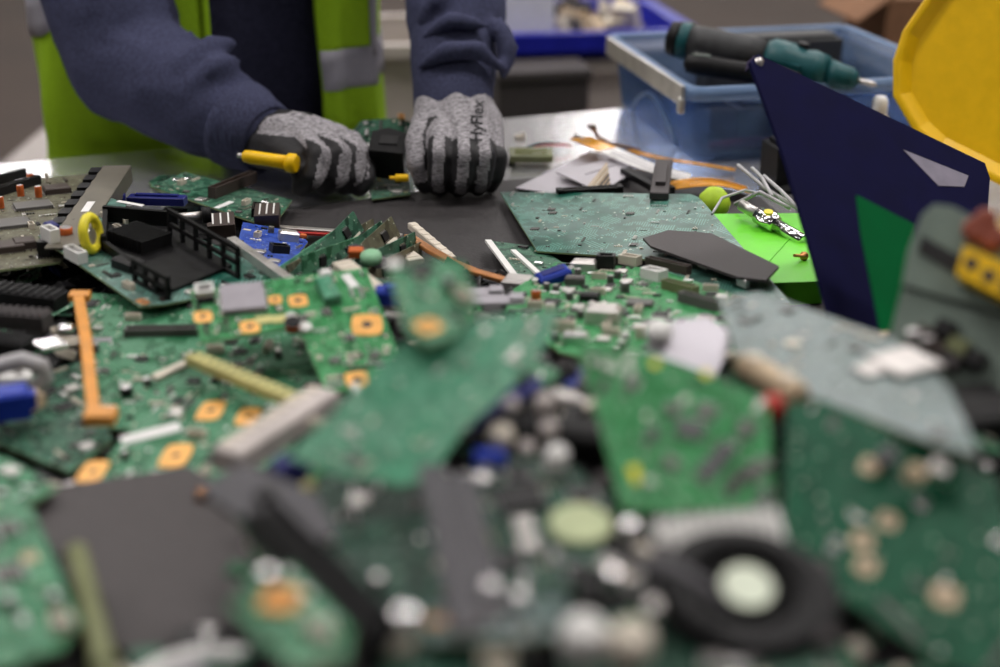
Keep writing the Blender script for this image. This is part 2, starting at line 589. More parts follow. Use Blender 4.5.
fold([(150, 72, 1.553), (185, 68, 1.535), (212, 48, 1.545), (232, 44, 1.56)], 0.016)
fold([(192, 88, 1.52), (214, 68, 1.52), (238, 60, 1.54)], 0.013)
fold([(120, 86, 1.555), (165, 92, 1.535), (200, 92, 1.52)], 0.013)
fold([(100, 40, 1.56), (150, 50, 1.553), (190, 34, 1.57)], 0.010)
fold([(418, 68, 1.555), (445, 52, 1.535), (480, 50, 1.54), (505, 72, 1.56)], 0.012)
fold([(424, 38, 1.57), (450, 20, 1.552), (490, 26, 1.56)], 0.010)
fold([(420, 20, 1.58), (436, 0, 1.57), (452, -14, 1.58)], 0.010)
fold([(500, 20, 1.58), (508, 50, 1.575), (503, 74, 1.575)], 0.013)
me = merge_blob(b, 0.0065, 4)
roughen(me, lambda c: noise.noise(c * 22) * 0.0035 + noise.noise(c * 60) * 0.001)
me.materials.append(M['hoodie']); me.materials.append(M['hoodie_front'])
for p in me.polygons:
    c = p.center
    if abs(c.x - 0.0) < 0.13 and c.y < -0.06 and c.z < 1.38:
        wp = PM @ c
        if depth(wp) > 1.60:
            p.material_index = 1  # front of the hoodie trunk takes the darker navy
hood = put('hoodie', me, [])


def cuff(E_, W_, t0, t1, r0, r1):
    mb = MB()
    a, c = pl(lerp(E_, W_, t0)), pl(lerp(E_, W_, t1))
    d = c - a
    Mx = Matrix.Translation(a) @ d.to_track_quat('Z', 'Y').to_matrix().to_4x4()
    L = d.length
    mb.lathe([(r0 - 0.006, 0.0), (r0 + 0.002, 0.004), (r0 + 0.001, L * 0.3), ((r0 + r1) / 2, L * 0.6), (r1 + 0.001, L * 0.96), (r1 - 0.003, L),
              (r1 - 0.008, L - 0.002), (r1 - 0.012, L * 0.5)], 36, 0, Mx, caps=False)
    return mb.build('cuff', M['hoodie_rib'], hood)


cuff(LE, LW, 0.62, 1.13, 0.050, 0.0425)
cuff(RE, RW, 0.80, 1.03, 0.049, 0.041)

# safety vest: a cloth shell, open at the front
def plan(t):
    """outline of the vest seen from above; t 0..1 from its right front edge round the back to its left front edge"""
    pts = [(-0.020, -0.148), (-0.12, -0.146), (-0.195, -0.112), (-0.222, -0.03), (-0.203, 0.09), (-0.10, 0.158), (0.0, 0.165), (0.10, 0.158), (0.195, 0.095), (0.210, 0.0),
           (0.197, -0.085), (0.172, -0.125), (0.140, -0.140), (0.108, -0.142)]
    x = t * (len(pts) - 1)
    i = min(int(x), len(pts) - 2)
    f = x - i
    p0, p1, p2, p3 = pts[max(i - 1, 0)], pts[i], pts[i + 1], pts[min(i + 2, len(pts) - 1)]
    return [0.5 * ((2 * p1[k]) + (-p0[k] + p2[k]) * f + (2 * p0[k] - 5 * p1[k] + 4 * p2[k] - p3[k]) * f * f + (-p0[k] + 3 * p1[k] - 3 * p2[k] + p3[k]) * f ** 3) for k in (0, 1)]


def vest_pt(t, z, off=0.0):
    x, y = plan(t)
    taper = 1.0 if z < 1.2 else 1.0 - 0.35 * ((z - 1.2) / 0.27) ** 2
    fl = 0.010 * math.sin(t * 47) * max(0, (1.12 - z)) / 0.3 + 0.006 * noise.noise(V((t * 16, z * 9, 3)))
    k = 1 + fl / 0.2 + off / 0.2
    s = 0.006 * max(0, 1.0 - z) / 0.2
    return V(((x * (1 + s)) * k * taper, y * k * (taper if z > 1.2 else 1), z))


def sheet(t0, t1, z0, z1, nt, nz, off=0.0, th=0.0025, armholes=False, lift=None):
    mb = MB()
    vs, idx = [], {}
    for o_ in (0, 1):
        for i in range(nt + 1):
            for k in range(nz + 1):
                idx[o_, i, k] = len(vs)
                tt = t0 + (t1 - t0) * i / nt
                vs.append(vest_pt(tt, z0 + (z1 - z0) * k / nz + (lift(tt) if lift else 0), off + (0 if o_ else -th)))
    fs, keep = [], set()
    for i in range(nt):
        for k in range(nz):
            t = t0 + (t1 - t0) * (i + 0.5) / nt
            z = z0 + (z1 - z0) * (k + 0.5) / nz
            if armholes and z > 1.17 and (abs(t - 0.235) < 0.075 or abs(t - 0.70) < 0.075):
                continue
            keep.add((i, k))
    for (i, k) in keep:
        fs.append((idx[1, i, k], idx[1, i, k + 1], idx[1, i + 1, k + 1], idx[1, i + 1, k]))
        fs.append((idx[0, i, k], idx[0, i + 1, k], idx[0, i + 1, k + 1], idx[0, i, k + 1]))
        for (di, dk, e) in ((-1, 0, ((i, k), (i, k + 1))), (1, 0, ((i + 1, k + 1), (i + 1, k))), (0, -1, ((i + 1, k), (i, k))), (0, 1, ((i, k + 1), (i + 1, k + 1)))):
            if (i + di, k + dk) not in keep:
                a, c = e
                fs.append((idx[1, a[0], a[1]], idx[0, a[0], a[1]], idx[0, c[0], c[1]], idx[1, c[0], c[1]]))
    return mb.add(vs, fs, 0, None, True)


vest = sheet(0, 1, 0.78, 1.455, 90, 30, 0.004, armholes=True).build('safety_vest', M['lime'], man)
sheet(0, 1, 0.950, 1.0, 90, 3, 0.0066, 0.002, lift=lambda t: 0.115 * max(0, 1 - t / 0.55) + 0.07 * max(0, 1 - t / 0.17)).build('reflective_strip', M['reflective'], vest)
sheet(0.140, 0.185, 1.13, 1.45, 4, 14, 0.0066, 0.002).build('reflective_strip', M['reflective'], vest)
sheet(0.80, 0.845, 0.985, 1.45, 4, 14, 0.0066, 0.002).build('reflective_strip', M['reflective'], vest)
for t0 in (0.0, 0.988):
    sheet(t0, t0 + 0.012, 0.78, 1.45, 2, 24, 0.0062, 0.002).build('edge_binding', M['lime'], vest)


# gloves ------------------------------------------------------------------
def glove(name, chains, palm, back, label, cuff_ax):
    """chains: list of finger joints [(px, py, t, r)...]; palm: flattened chains; one skin, grey back and black grip"""
    mb = MB()
    segs = []
    for ch in chains + palm:
        pts = [pl(D(*c[:3])) for c in ch]
        q, r = [], []
        for i in range(len(pts) - 1):
            for k in range(5):
                f = k / 5
                q.append(lerp(pts[i], pts[i + 1], f)); r.append(ch[i][3] + (ch[i + 1][3] - ch[i][3]) * f)
        q.append(pts[-1]); r.append(ch[-1][3])
        capsule(mb, q, r, 12)
    fsegs = []
    for ci, ch in enumerate(chains):
        pts = [pl(D(*c[:3])) for c in ch]
        for i in range(len(pts) - 1):
            fsegs.append((pts[i], pts[i + 1], ci, i, len(pts) - 1))
    me = merge_blob(mb, 0.0026, 3)
    me.materials.append(M['glove_grey']); me.materials.append(M['glove_black'])
    roughen(me, lambda c: 0.0005 * noise.noise(c * 120))
    for p in me.polygons:
        c = p.center
        best, bd = None, 1e9
        for sgm in fsegs:
            a, e = sgm[0], sgm[1]
            t = max(0, min(1, (c - a).dot(e - a) / (e - a).length_squared))
            d = (c - (a + (e - a) * t)).length
            if d < bd:
                bd, best, bt = d, sgm, t
        black = back(c, best, bt, p.normal, bd)
        p.material_index = 1 if black else 0
    o = put(name, me, [])
    if label:
        o['label'] = label
    return o


PMI3 = PM.to_3x3().inverted()
toward = lambda v: (PMI3 @ V(v)).normalized()

# left hand (right of the picture): back of the hand faces the camera
lch = [
    [(424, 124, 1.515, .0145), (417, 142, 1.490, .0135), (418, 164, 1.476, .0125), (425, 184, 1.485, .011)],       # thumb
    [(440, 136, 1.484, .0130), (439, 155, 1.452, .0128), (438, 176, 1.458, .0118), (440, 187, 1.485, .0105)],
    [(463, 137, 1.478, .0130), (464, 157, 1.446, .0128), (462, 178, 1.453, .0118), (459, 188, 1.482, .0105)],
    [(482, 139, 1.486, .0125), (485, 157, 1.455, .0123), (482, 177, 1.461, .0113), (478, 187, 1.486, .0100)],
    [(492, 143, 1.502, .0115), (498, 158, 1.474, .0112), (495, 175, 1.478, .0105), (490, 185, 1.496, .0095)],
]
lpalm = [[(436, 103, 1.572, .025), (432, 120, 1.535, .022), (440, 136, 1.494, .0160)],
         [(455, 100, 1.565, .028), (456, 118, 1.528, .022), (463, 137, 1.489, .0160)],
         [(470, 104, 1.572, .026), (476, 120, 1.533, .021), (482, 139, 1.496, .0155)],
         [(476, 110, 1.578, .023), (487, 124, 1.54, .019), (492, 143, 1.510, .0145)],
         [(424, 124, 1.53, .016), (440, 140, 1.50, .014)]]
viewdir = toward(-FWD)


def lateral(c, s):
    """signed distance from the finger's axis towards the right of the picture"""
    a, e = s[0], s[1]
    ax = (e - a).normalized()
    r = toward(RIGHT)
    r = (r - ax * r.dot(ax)).normalized()
    return (c - a).dot(r)


def lback(c, s, t, n, d):
    lat = lateral(c, s)
    if n.dot(viewdir) < -0.25:
        return True
    if s[2] == 0:                      # thumb: black towards the index finger
        return lat > 0.0070 and not (s[3] == 0 and t < 0.2) or (s[3] == 2 and t > 0.75)
    if s[3] == 0 and t < 0.45:
        return False
    if s[2] == 4:
        return lat > -0.0035 and (s[3] > 0 or t > 0.8)
    return abs(lat) > 0.0060 or (s[3] == 2 and t > 0.75)


lg = glove('glove', lch, lpalm, lback, 'grey and black knit glove on the hand at the right, with black lettering', None)

# right hand (left of the picture): a fist seen from its little-finger side
rch = [
    [(304, 140, 1.480, .0120), (319, 155, 1.448, .0120), (314, 177, 1.446, .0118), (301, 188, 1.462, .0105)],     # little finger, nearest
    [(322, 137, 1.496, .0125), (339, 154, 1.464, .0125), (336, 177, 1.464, .0118), (325, 187, 1.478, .0105)],
    [(338, 136, 1.512, .0125), (355, 155, 1.482, .0125), (354, 177, 1.478, .0118), (344, 186, 1.484, .0105)],
    [(351, 141, 1.528, .0120), (366, 160, 1.502, .0115), (366, 179, 1.486, .0110), (359, 188, 1.484, .0100)],
    [(300, 150, 1.535, .015), (330, 165, 1.530, .014), (346, 176, 1.512, .012)],                                    # thumb, behind
]
rpalm = [[(262, 137, 1.540, .030), (285, 137, 1.505, .024), (304, 140, 1.486, .0155)],
         [(264, 132, 1.545, .028), (296, 131, 1.515, .022), (322, 138, 1.503, .0155)],
         [(268, 131, 1.555, .026), (304, 130, 1.535, .020), (338, 138, 1.520, .0155)],
         [(272, 134, 1.565, .024), (312, 136, 1.552, .019), (351, 143, 1.536, .0145)],
         [(264, 146, 1.525, .026), (282, 150, 1.490, .022), (298, 160, 1.468, .017)],
         [(298, 160, 1.468, .015), (303, 175, 1.460, .012)]]


def rback(c, s, t, n, d):
    w = PM @ c
    v = w - CAM
    px = 500 + FPX * v.x / v.dot(FWD)
    py = 333.5 - FPX * v.dot(UP) / v.dot(FWD)
    if s[2] == 4:
        return True
    if px < 306 and s[2] == 0:
        return py > 134 + (px - 262) * 0.10 if px < 296 else py > 138 + (px - 296) * 1.0
    if s[3] == 0 and t <= 0.25:
        return n.z < -0.3
    lat = lateral(c, s)
    if s[3] == 0:
        return t > 0.12 and lat < -0.004 - 0.012 * (0.6 - t) or n.dot(viewdir) < -0.2
    if s[2] == 3 and lat > 0.004:
        return True
    return lat < 0.0024 or n.dot(viewdir) < -0.2 or (s[3] == 2 and t > 0.15)


rg = glove('glove', rch, rpalm, rback, 'grey and black knit glove gripping the yellow screwdriver handle', None)

# lettering printed on the back of the left glove
dg = bpy.context.evaluated_depsgraph_get()
bpy.context.view_layer.update()
bpy.context.view_layer.update()
lw = [PM @ v.co for v in lg.data.vertices]
bvh = BVHTree.FromPolygons(lw, [tuple(p.vertices) for p in lg.data.polygons])


def print_on(txt, px, py, size, ang, bv, mtl, parent, name='lettering', off=0.0009, bold=0.0, width=1.0):
    cu = bpy.data.curves.new('text', 'FONT')
    cu.body = txt
    cu.size = 1.0
    cu.offset = bold
    cu.resolution_u = 3
    o = bpy.data.objects.new('text', cu)
    COL.objects.link(o)
    dg = bpy.context.evaluated_depsgraph_get()
    me = bpy.data.meshes.new_from_object(o.evaluated_get(dg))
    bpy.data.objects.remove(o)
    ca, sa = math.cos(ang), math.sin(ang)
    inv = parent.matrix_world.inverted()
    last = None
    # finer triangles so that the print follows the cloth
    bm = bmesh.new(); bm.from_mesh(me)
    bmesh.ops.triangulate(bm, faces=bm.faces[:])
    bmesh.ops.subdivide_edges(bm, edges=[e for e in bm.edges if e.calc_length() > 0.2], cuts=2, use_grid_fill=False)
    bm.to_mesh(me); bm.free()
    for v in me.vertices:
        x, y = v.co.x * size * width, v.co.y * size
        qx, qy = px + x * ca - y * sa, py - (x * sa + y * ca)
        d = ray(qx, qy).normalized()
        hit = bv.ray_cast(CAM, d)[0]
        if hit is None:
            hit = CAM + d * (last or 1.5)
        last = (hit - CAM).length
        v.co = inv @ (hit - d * off)
    me.materials.append(mtl)
    o = bpy.data.objects.new(name, me)
    COL.objects.link(o)
    o.parent = parent
    return o


print_on('HyFlex', 481.5, 142, 17.0, R(87), bvh, M['ink'], lg, bold=0.02, width=0.86)

# ---------------------------------------------------------------- materials of the scrap
GREEN = pcb('green_solder_mask', (0.012, 0.110, 0.042), (0.12, 0.32, 0.19), 0.42, 0.12, cell=0.008, amount=0.6)
BRIGHT = pcb('bright_green_solder_mask', (0.018, 0.175, 0.048), (0.08, 0.32, 0.13), 0.45, 0.10, (0.35, 0.5, 0.36))
DARKG = pcb('dark_green_solder_mask', (0.005, 0.048, 0.024), (0.08, 0.22, 0.14), 0.40, 0.18, (0.33, 0.4, 0.36), amount=0.6)
TEAL = pcb('teal_solder_mask', (0.004, 0.072, 0.048), (0.09, 0.27, 0.21), 0.30, 0.42, (0.36, 0.46, 0.44), amount=0.42, dscale=9, cell=0.010, spec=0.6)
GREYG = pcb('dusty_grey_green_mask', (0.035, 0.075, 0.070), (0.09, 0.15, 0.14), 0.30, 0.45, (0.32, 0.37, 0.38), amount=0.4, spec=0.6)
OLIVE = pcb('brown_olive_solder_mask', (0.075, 0.070, 0.042), (0.16, 0.155, 0.10), 0.45, 0.22, (0.3, 0.29, 0.24))
BLUEP = pcb('blue_solder_mask', (0.012, 0.045, 0.30), (0.05, 0.12, 0.5), 0.4, 0.15, (0.3, 0.35, 0.5))
PALE = pcb('pale_green_solder_mask', (0.055, 0.240, 0.135), (0.13, 0.35, 0.23), 0.34, 0.26, (0.38, 0.5, 0.42), amount=0.3)
DEEP = pcb('blackish_green_solder_mask', (0.004, 0.030, 0.018), (0.025, 0.095, 0.06), 0.42, 0.10, (0.2, 0.25, 0.22), amount=0.4)
M['edge'] = mat('bare_board_edge', (0.22, 0.27, 0.13), 0.7)
M['chip'] = mat('black_epoxy', (0.011,0.0105,0.0115), 0.45, 0, 0.2, 200, 0.05, spec=0.3)
M['greychip'] = mat('grey_epoxy', (0.30, 0.28, 0.31), 0.5, 0, 0.08, 100)
M['brownchip'] = mat('brown_epoxy', (0.055, 0.040, 0.035), 0.5)
M['midchip'] = mat('mid_grey_epoxy', (0.11, 0.105, 0.10), 0.5)
M['tin'] = mat('tinned_metal', (0.72, 0.70, 0.70), 0.30, 1.0, 0.06, 30, rvar=0.03)
M['chrome'] = mat('bright_metal', (0.85, 0.84, 0.85), 0.16, 1.0, 0.04, 20, rvar=0.02)
M['satin'] = mat('satin_metal', (0.60, 0.57, 0.55), 0.42, 0.9, 0.12, 60)
M['gold'] = mat('gold_plating', (0.80, 0.42, 0.12), 0.38, 0.35, 0.12, 120)
M['copper'] = mat('copper', (0.62, 0.27, 0.10), 0.36, 0.8, 0.15, 50)
M['cream'] = mat('cream_nylon', (0.62, 0.56, 0.47), 0.5, 0, 0.06)
M['white'] = mat('white_nylon', (0.74, 0.73, 0.71), 0.45, 0, 0.05)
M['paper'] = mat('white_sticker', (0.70, 0.69, 0.68), 0.7, 0, 0.05)
M['lav'] = mat('pale_lavender_metal', (0.40, 0.38, 0.415), 0.42, 0.35, 0.06, 20)
M['black'] = mat('black_plastic', (0.007, 0.0068, 0.0075), 0.5, 0, 0.25, 80, spec=0.18)
M['dgrey'] = mat('dark_grey_plastic', (0.052, 0.045, 0.046), 0.6, 0, 0.16, 120, 0.1)
M['mgrey'] = mat('mid_grey_plastic', (0.075, 0.072, 0.080), 0.5)
M['blue'] = mat('blue_plastic', (0.010, 0.035, 0.33), 0.38)
M['navyp'] = mat('dark_blue_plastic', (0.012, 0.016, 0.14), 0.4)
M['orange'] = mat('orange_plastic', (0.55, 0.12, 0.025), 0.5)
M['amber'] = mat('amber_plastic', (0.62, 0.26, 0.045), 0.42, 0, 0.12)
M['amberflex'] = mat('amber_polyimide_film', (0.66, 0.29, 0.02), 0.25, 0.15, 0.3, 25)
M['yellow'] = mat('yellow_plastic', (0.84, 0.50, 0.0), 0.45, 0, 0.05)
M['lemon'] = mat('yellow_ferrite', (0.76, 0.66, 0.03), 0.45)
M['paleyel'] = mat('pale_yellow_plastic', (0.55, 0.50, 0.20), 0.55)
M['red'] = mat('red_plastic', (0.50, 0.03, 0.025), 0.45)
M['rust'] = mat('red_brown_plastic', (0.24, 0.055, 0.03), 0.5)
M['lime_pl'] = mat('lime_plastic', (0.14, 0.62, 0.025), 0.45, 0, 0.05, 30)
M['tennis'] = mat('yellow_green_rubber', (0.42, 0.60, 0.03), 0.6)
M['navy'] = mat('navy_vinyl', (0.0065, 0.0065, 0.034), 0.7, 0, 0.15, 30, 0.05, 400, spec=0.03)
M['purple'] = mat('dark_violet_vinyl', (0.016, 0.008, 0.045), 0.5, spec=0.2)
M['dgreen'] = mat('dark_green_card', (0.001, 0.090, 0.024), 0.7, 0, 0.08, 20, spec=0.03)
M['toolgrey'] = mat('charcoal_rubber', (0.030, 0.031, 0.033), 0.55, 0, 0.2)
M['teal'] = mat('teal_plastic', (0.006, 0.075, 0.085), 0.45)
M['fr4grey'] = mat('grey_green_plastic', (0.15, 0.195, 0.165), 0.5, 0, 0.12)
M['darkseam'] = mat('dark_grey_green_plastic', (0.035, 0.05, 0.042), 0.55)
M['tote'] = clear_plastic('blue_clear_polypropylene', (0.17, 0.27, 0.45), 0.70, 0.25)
M['toterim'] = clear_plastic('blue_frosted_polypropylene', (0.21, 0.33, 0.54), 0.38, 0.3)
M['clearbag'] = clear_plastic('clear_film', (0.7, 0.72, 0.8), 0.62, 0.12)
M['crate'] = mat('royal_blue_crate', (0.008, 0.012, 0.30), 0.45)
M['beige'] = mat('beige_frosted_plastic', (0.46, 0.41, 0.38), 0.5, 0, 0.06, 6)
M['card'] = mat('brown_cardboard', (0.21, 0.105, 0.055), 0.85)
M['bench'] = mat('pale_bench_top', (0.30, 0.27, 0.255), 0.5)
M['olive'] = mat('olive_plastic', (0.165, 0.18, 0.085), 0.5)
M['lcd'] = mat('olive_display_glass', (0.125, 0.140, 0.045), 0.25)
M['cable'] = mat('grey_cable_jacket', (0.42, 0.41, 0.42), 0.45)
M['disc'] = mat('pale_olive_disc', (0.40, 0.45, 0.26), 0.45)
M['hub'] = mat('pale_green_sticker', (0.60, 0.66, 0.52), 0.4)
M['tan'] = mat('tan_nylon', (0.50, 0.38, 0.25), 0.5)
M['paleblock'] = mat('pale_pink_grey_nylon', (0.48, 0.43, 0.41), 0.5)

MM = 0.001
MESHES = {}


def cached(key, make):
    if key not in MESHES:
        MESHES[key] = make()
    return MESHES[key]


def obj(name, me, parent=None, Mx=None):
    o = bpy.data.objects.new(name, me)
    COL.objects.link(o)
    if parent:
        o.parent = parent
    if Mx is not None:
        o.matrix_local = Mx
    return o


def part_mesh(kind, w, d, h, m):
    """a component standing on z = 0, w x d x h metres"""
    def make():
        b = MB()
        mats = [M[m] if isinstance(m, str) else m]
        if kind in ('chip', 'quad_chip'):
            b.box((0, 0, h / 2 + 0.0002), (w, d, h), 0, cham=min(w, d, h) * 0.15)
            n = max(3, min(14, int(w / 0.0022)))
            mats.append(M['tin'])
            for i in range(n):
                x = (i + 0.5) / n * w * 0.92 - w * 0.46
                for s in (-1, 1):
                    b.box((x, s * (d / 2 + 0.0007), 0.0004), (w / n * 0.45, 0.0016, 0.0006), 1)
            if kind == 'quad_chip':
                n = max(3, min(14, int(d / 0.0022)))
                for i in range(n):
                    y = (i + 0.5) / n * d * 0.92 - d * 0.46
                    for s in (-1, 1):
                        b.box((s * (w / 2 + 0.0007), y, 0.0004), (0.0016, d / n * 0.45, 0.0006), 1)
        elif kind == 'capacitor':
            r = w / 2
            b.lathe([(r * 0.97, 0), (r * 0.97, h * 0.12), (r * 0.90, h * 0.16), (r * 0.97, h * 0.2), (r * 0.97, h * 0.93), (r * 0.88, h)], 16, 0)
            mats.append(M['tin'])
            b.cyl((0, 0, h + 0.0001), r * 0.8, 0.0002, 1, 16)
        elif kind in ('connector', 'slot', 'port'):
            wall = min(w, d) * 0.16
            b.box((0, 0, h * 0.15), (w, d, h * 0.3), 0)
            for s in (-1, 1):
                b.box((0, s * (d / 2 - wall / 2), h * 0.65), (w, wall, h * 0.7), 0)
                b.box((s * (w / 2 - wall / 2), 0, h * 0.65), (wall, d - 2 * wall, h * 0.7), 0)
            mats.append(M['gold'] if kind == 'slot' else M['tin'])
            if kind == 'slot':
                b.box((0, 0, h * 0.5), (w * 0.94, d * 0.14, h * 0.4), 0)
            n = max(2, min(16, int(w / 0.003)))
            for i in range(n):
                b.box(((i + 0.5) / n * w * 0.84 - w * 0.42, 0, h * 0.5), (w / n * 0.2, d * 0.2, h * 0.5), 1)
        elif kind in ('shield', 'crystal', 'block', 'sticker', 'resistor', 'battery_tab'):
            b.box((0, 0, h / 2), (w, d, h), 0, cham=min(w, d, h) * 0.22)
        elif kind == 'pad':
            rr = min(w, d) * 0.17
            n = 12
            vs, fs = [], []
            for z in (0, h):
                for i in range(n):
                    a = 2 * math.pi * (i + 0.5) / n
                    c, s = math.cos(a), math.sin(a)
                    k = 1 / max(abs(c), abs(s))
                    k = min(k, 1.25)
                    vs.append((c * k * w / 2, s * k * d / 2, z))
                    vs.append((c * rr, s * rr, z))
            for i in range(n):
                j = (i + 1) % n
                fs.append((2 * n + 2 * i, 2 * n + 2 * j, 2 * n + 2 * j + 1, 2 * n + 2 * i + 1))
                fs.append((2 * i, 2 * j, 2 * n + 2 * j, 2 * n + 2 * i))
            b.add(vs, fs, 0)
            mats.append(M['brownchip'])
            b.cyl((0, 0, h * 0.4), rr, h * 0.5, 1, 12)
        elif kind == 'coil':
            b.cyl((0, 0, h * 0.08), w / 2, h * 0.16, 1, 18)
            b.cyl((0, 0, h * 0.92), w / 2, h * 0.16, 1, 18)
            for k in range(5):
                b.torus((0, 0, h * (0.24 + 0.13 * k)), w * 0.36, h * 0.075, 0, 16, 6)
            b.cyl((0, 0, h * 0.5), w * 0.36, h, 1, 16)
            mats.append(M['chip'])
        elif kind == 'disc':
            b.cyl((0, 0, h / 2), w / 2, h, 0, 20, cham=min(h, w) * 0.2)
        elif kind == 'heat_sink':
            b.box((0, 0, h * 0.12), (w, d, h * 0.24))
            n = max(4, int(w / 0.004))
            for i in range(n):
                b.box(((i + 0.5) / n * w - w / 2, 0, h * 0.6), (w / n * 0.35, d, h * 0.8))
        elif kind == 'screw':
            b.lathe([(w * 0.22, -h), (w * 0.22, 0), (w * 0.5, 0), (w * 0.5, h * 0.35), (w * 0.34, h * 0.62), (w * 0.12, h * 0.7), (w * 0.10, h * 0.35), (1e-5, h * 0.35)], 14, 0)
        return b.mesh(kind, mats)
    key = (kind, round(w, 5), round(d, 5), round(h, 5), m if isinstance(m, str) else m.name)
    return cached(key, make)


BOARDS = []


class Board:
    """a flat thing in a plane through three points of the place; its outline is cut from that plane"""

    def __init__(s, name, label, cat, plane, outline, m, axis=(0, 1), th=0.0016, group=None, part='substrate', edge='edge', bevel=0.0, facing=True):
        a, b, c = [P(*q) for q in plane]
        n = (b - a).cross(c - a).normalized()
        if n.dot(FWD) > 0:
            n = -n
        s.o, s.n = a, n
        w = [s.hit(*q) for q in outline]
        o = sum(w, V((0, 0, 0))) / len(w)
        s.M = basis(o, w[axis[1]] - w[axis[0]], n)
        s.inv = s.M.inverted()
        s.root = thing(name, label, cat, s.M, group)
        s.poly = [(q.x, q.y) for q in (s.inv @ p for p in w)]
        s.th = th
        s.used = []
        em = M[edge] if isinstance(edge, str) else edge
        s.sub = MB().prism(s.poly, -th, 0, 0, None, 1).build(part, [m if not isinstance(m, str) else M[m], em], s.root, bevel=bevel)
        xs, ys = [p[0] for p in s.poly], [p[1] for p in s.poly]
        s.bb = (min(xs), max(xs), min(ys), max(ys))
        BOARDS.append(s)

    def hit(s, px, py):
        d = ray(px, py)
        return CAM + d * ((s.o - CAM).dot(s.n) / d.dot(s.n))

    def at(s, px, py):
        q = s.inv @ s.hit(px, py)
        return q.x, q.y

    def inside(s, x, y, mg=0.0):
        p = s.poly
        c = False
        j = len(p) - 1
        for i in range(len(p)):
            if (p[i][1] > y) != (p[j][1] > y) and x < (p[j][0] - p[i][0]) * (y - p[i][1]) / (p[j][1] - p[i][1]) + p[i][0]:
                c = not c
            j = i
        if not c or mg <= 0:
            return c
        for i in range(len(p)):
            a, b = V((*p[i - 1], 0)), V((*p[i], 0))
            q = V((x, y, 0))
            t = max(0, min(1, (q - a).dot(b - a) / max(1e-12, (b - a).length_squared)))
            if (q - a - (b - a) * t).length < mg:
                return False
        return True

    def put(s, kind, x, y, w, d, h, m, rot=0.0, name=None, label=None, z=0.0):
        """component at local x, y (metres); sizes in mm, rot in degrees"""
        o = obj(name or kind, part_mesh(kind, w * MM, d * MM, h * MM, m), s.root, Matrix.Translation((x, y, z)) @ Matrix.Rotation(R(rot), 4, 'Z'))
        if label:
            o['label'] = label
        s.used.append((x, y, max(w, d) * 0.55 * MM))
        return o

    def px(s, kind, px, py, w, d, h, m, rot=0.0, name=None, label=None, z=0.0):
        x, y = s.at(px, py)
        return s.put(kind, x, y, w, d, h, m, rot, name, label, z)

    def free(s, x, y, r):
        return all((x - a) ** 2 + (y - b) ** 2 > (r + c) ** 2 for a, b, c in s.used)

    def populate(s, seed, n, small=150, kinds=None, smallmats=('cream', 'chip', 'tin', 'brownchip')):
        rn = random.Random(seed)
        kinds = kinds or [('chip', 9, 6, 1.6, 'chip'), ('quad_chip', 11, 11, 1.5, 'chip'), ('chip', 6, 5, 1.5, 'midchip'), ('connector', 12, 5, 5, 'cream'), ('crystal', 8, 4, 3, 'tin'),
                          ('capacitor', 6, 6, 6, 'midchip'), ('shield', 10, 9, 2.4, 'satin'), ('resistor', 6, 3, 1.6, 'chip')]
        x0, x1, y0, y1 = s.bb
        for k in range(n):
            kd = rn.choice(kinds)
            for tries in range(30):
                x, y = rn.uniform(x0, x1), rn.uniform(y0, y1)
                r = math.hypot(kd[1], kd[2]) * 0.5 * MM
                if s.inside(x, y, r) and s.free(x, y, r * 0.9):
                    s.put(*kd[:1], x, y, *kd[1:5], rot=rn.choice((0, 90, 180)))
                    break
        if small:
            b = MB()
            k = 0
            for _ in range(small * 4):
                x, y = rn.uniform(x0, x1), rn.uniform(y0, y1)
                # bits stand in little rows and clusters
                m = rn.randrange(len(smallmats))
                ln, wd, ht = rn.choice(((1.6, 0.9, 0.6), (2.2, 1.3, 0.8), (3.2, 1.7, 1.2), (1.2, 0.7, 0.5)))
                ax = rn.random() < 0.5
                for q in range(rn.choice((1, 1, 2, 4, 6))):
                    xx, yy = (x + q * wd * 1.6 * MM, y) if ax else (x, y + q * wd * 1.6 * MM)
                    if s.inside(xx, yy, 0.003) and s.free(xx, yy, 0.0012):
                        b.box((xx, yy, ht * MM / 2), ((wd if ax else ln) * MM, (ln if ax else wd) * MM, ht * MM), m)
                        k += 1
                if k > small:
                    break
            if b.v:
                tag(b.build('small_components', [M[q] for q in smallmats], s.root), kind='stuff')
        return s


def solid(name, label, cat, mb, mats, Mx, group=None, bevel=0.0, part=None):
    """a thing of one piece, or the first part of a thing of several"""
    if part:
        t = thing(name, label, cat, Mx, group)
        mb.build(part, mats, t, bevel=bevel)
        return t
    o = mb.build(name, mats, None, Mx, bevel=bevel)
    return tag(o, label, cat, group)


def bar_frame(a, b, up=V((0, 0, 1))):
    """frame at the middle of a-b, x along it"""
    a, b = P(*a), P(*b)
    return basis((a + b) / 2, b - a, up), (b - a).length

# ---------------------------------------------------------------- behind the table: a low bench with bins
BY = 2.75
bench = thing('bench', 'pale low bench behind the man with bins standing on it', 'bench', V((0.35, BY, 0)))
MB().box((0, 0, 0.605), (2.6, 0.75, 0.03)).build('bench_top', M['bench'], bench, bevel=0.004)
for u in (-1.22, 1.22):
    for v in (-0.32, 0.32):
        MB().box((u, v, 0.295), (0.05, 0.05, 0.59)).build('leg', M['frame'], bench)


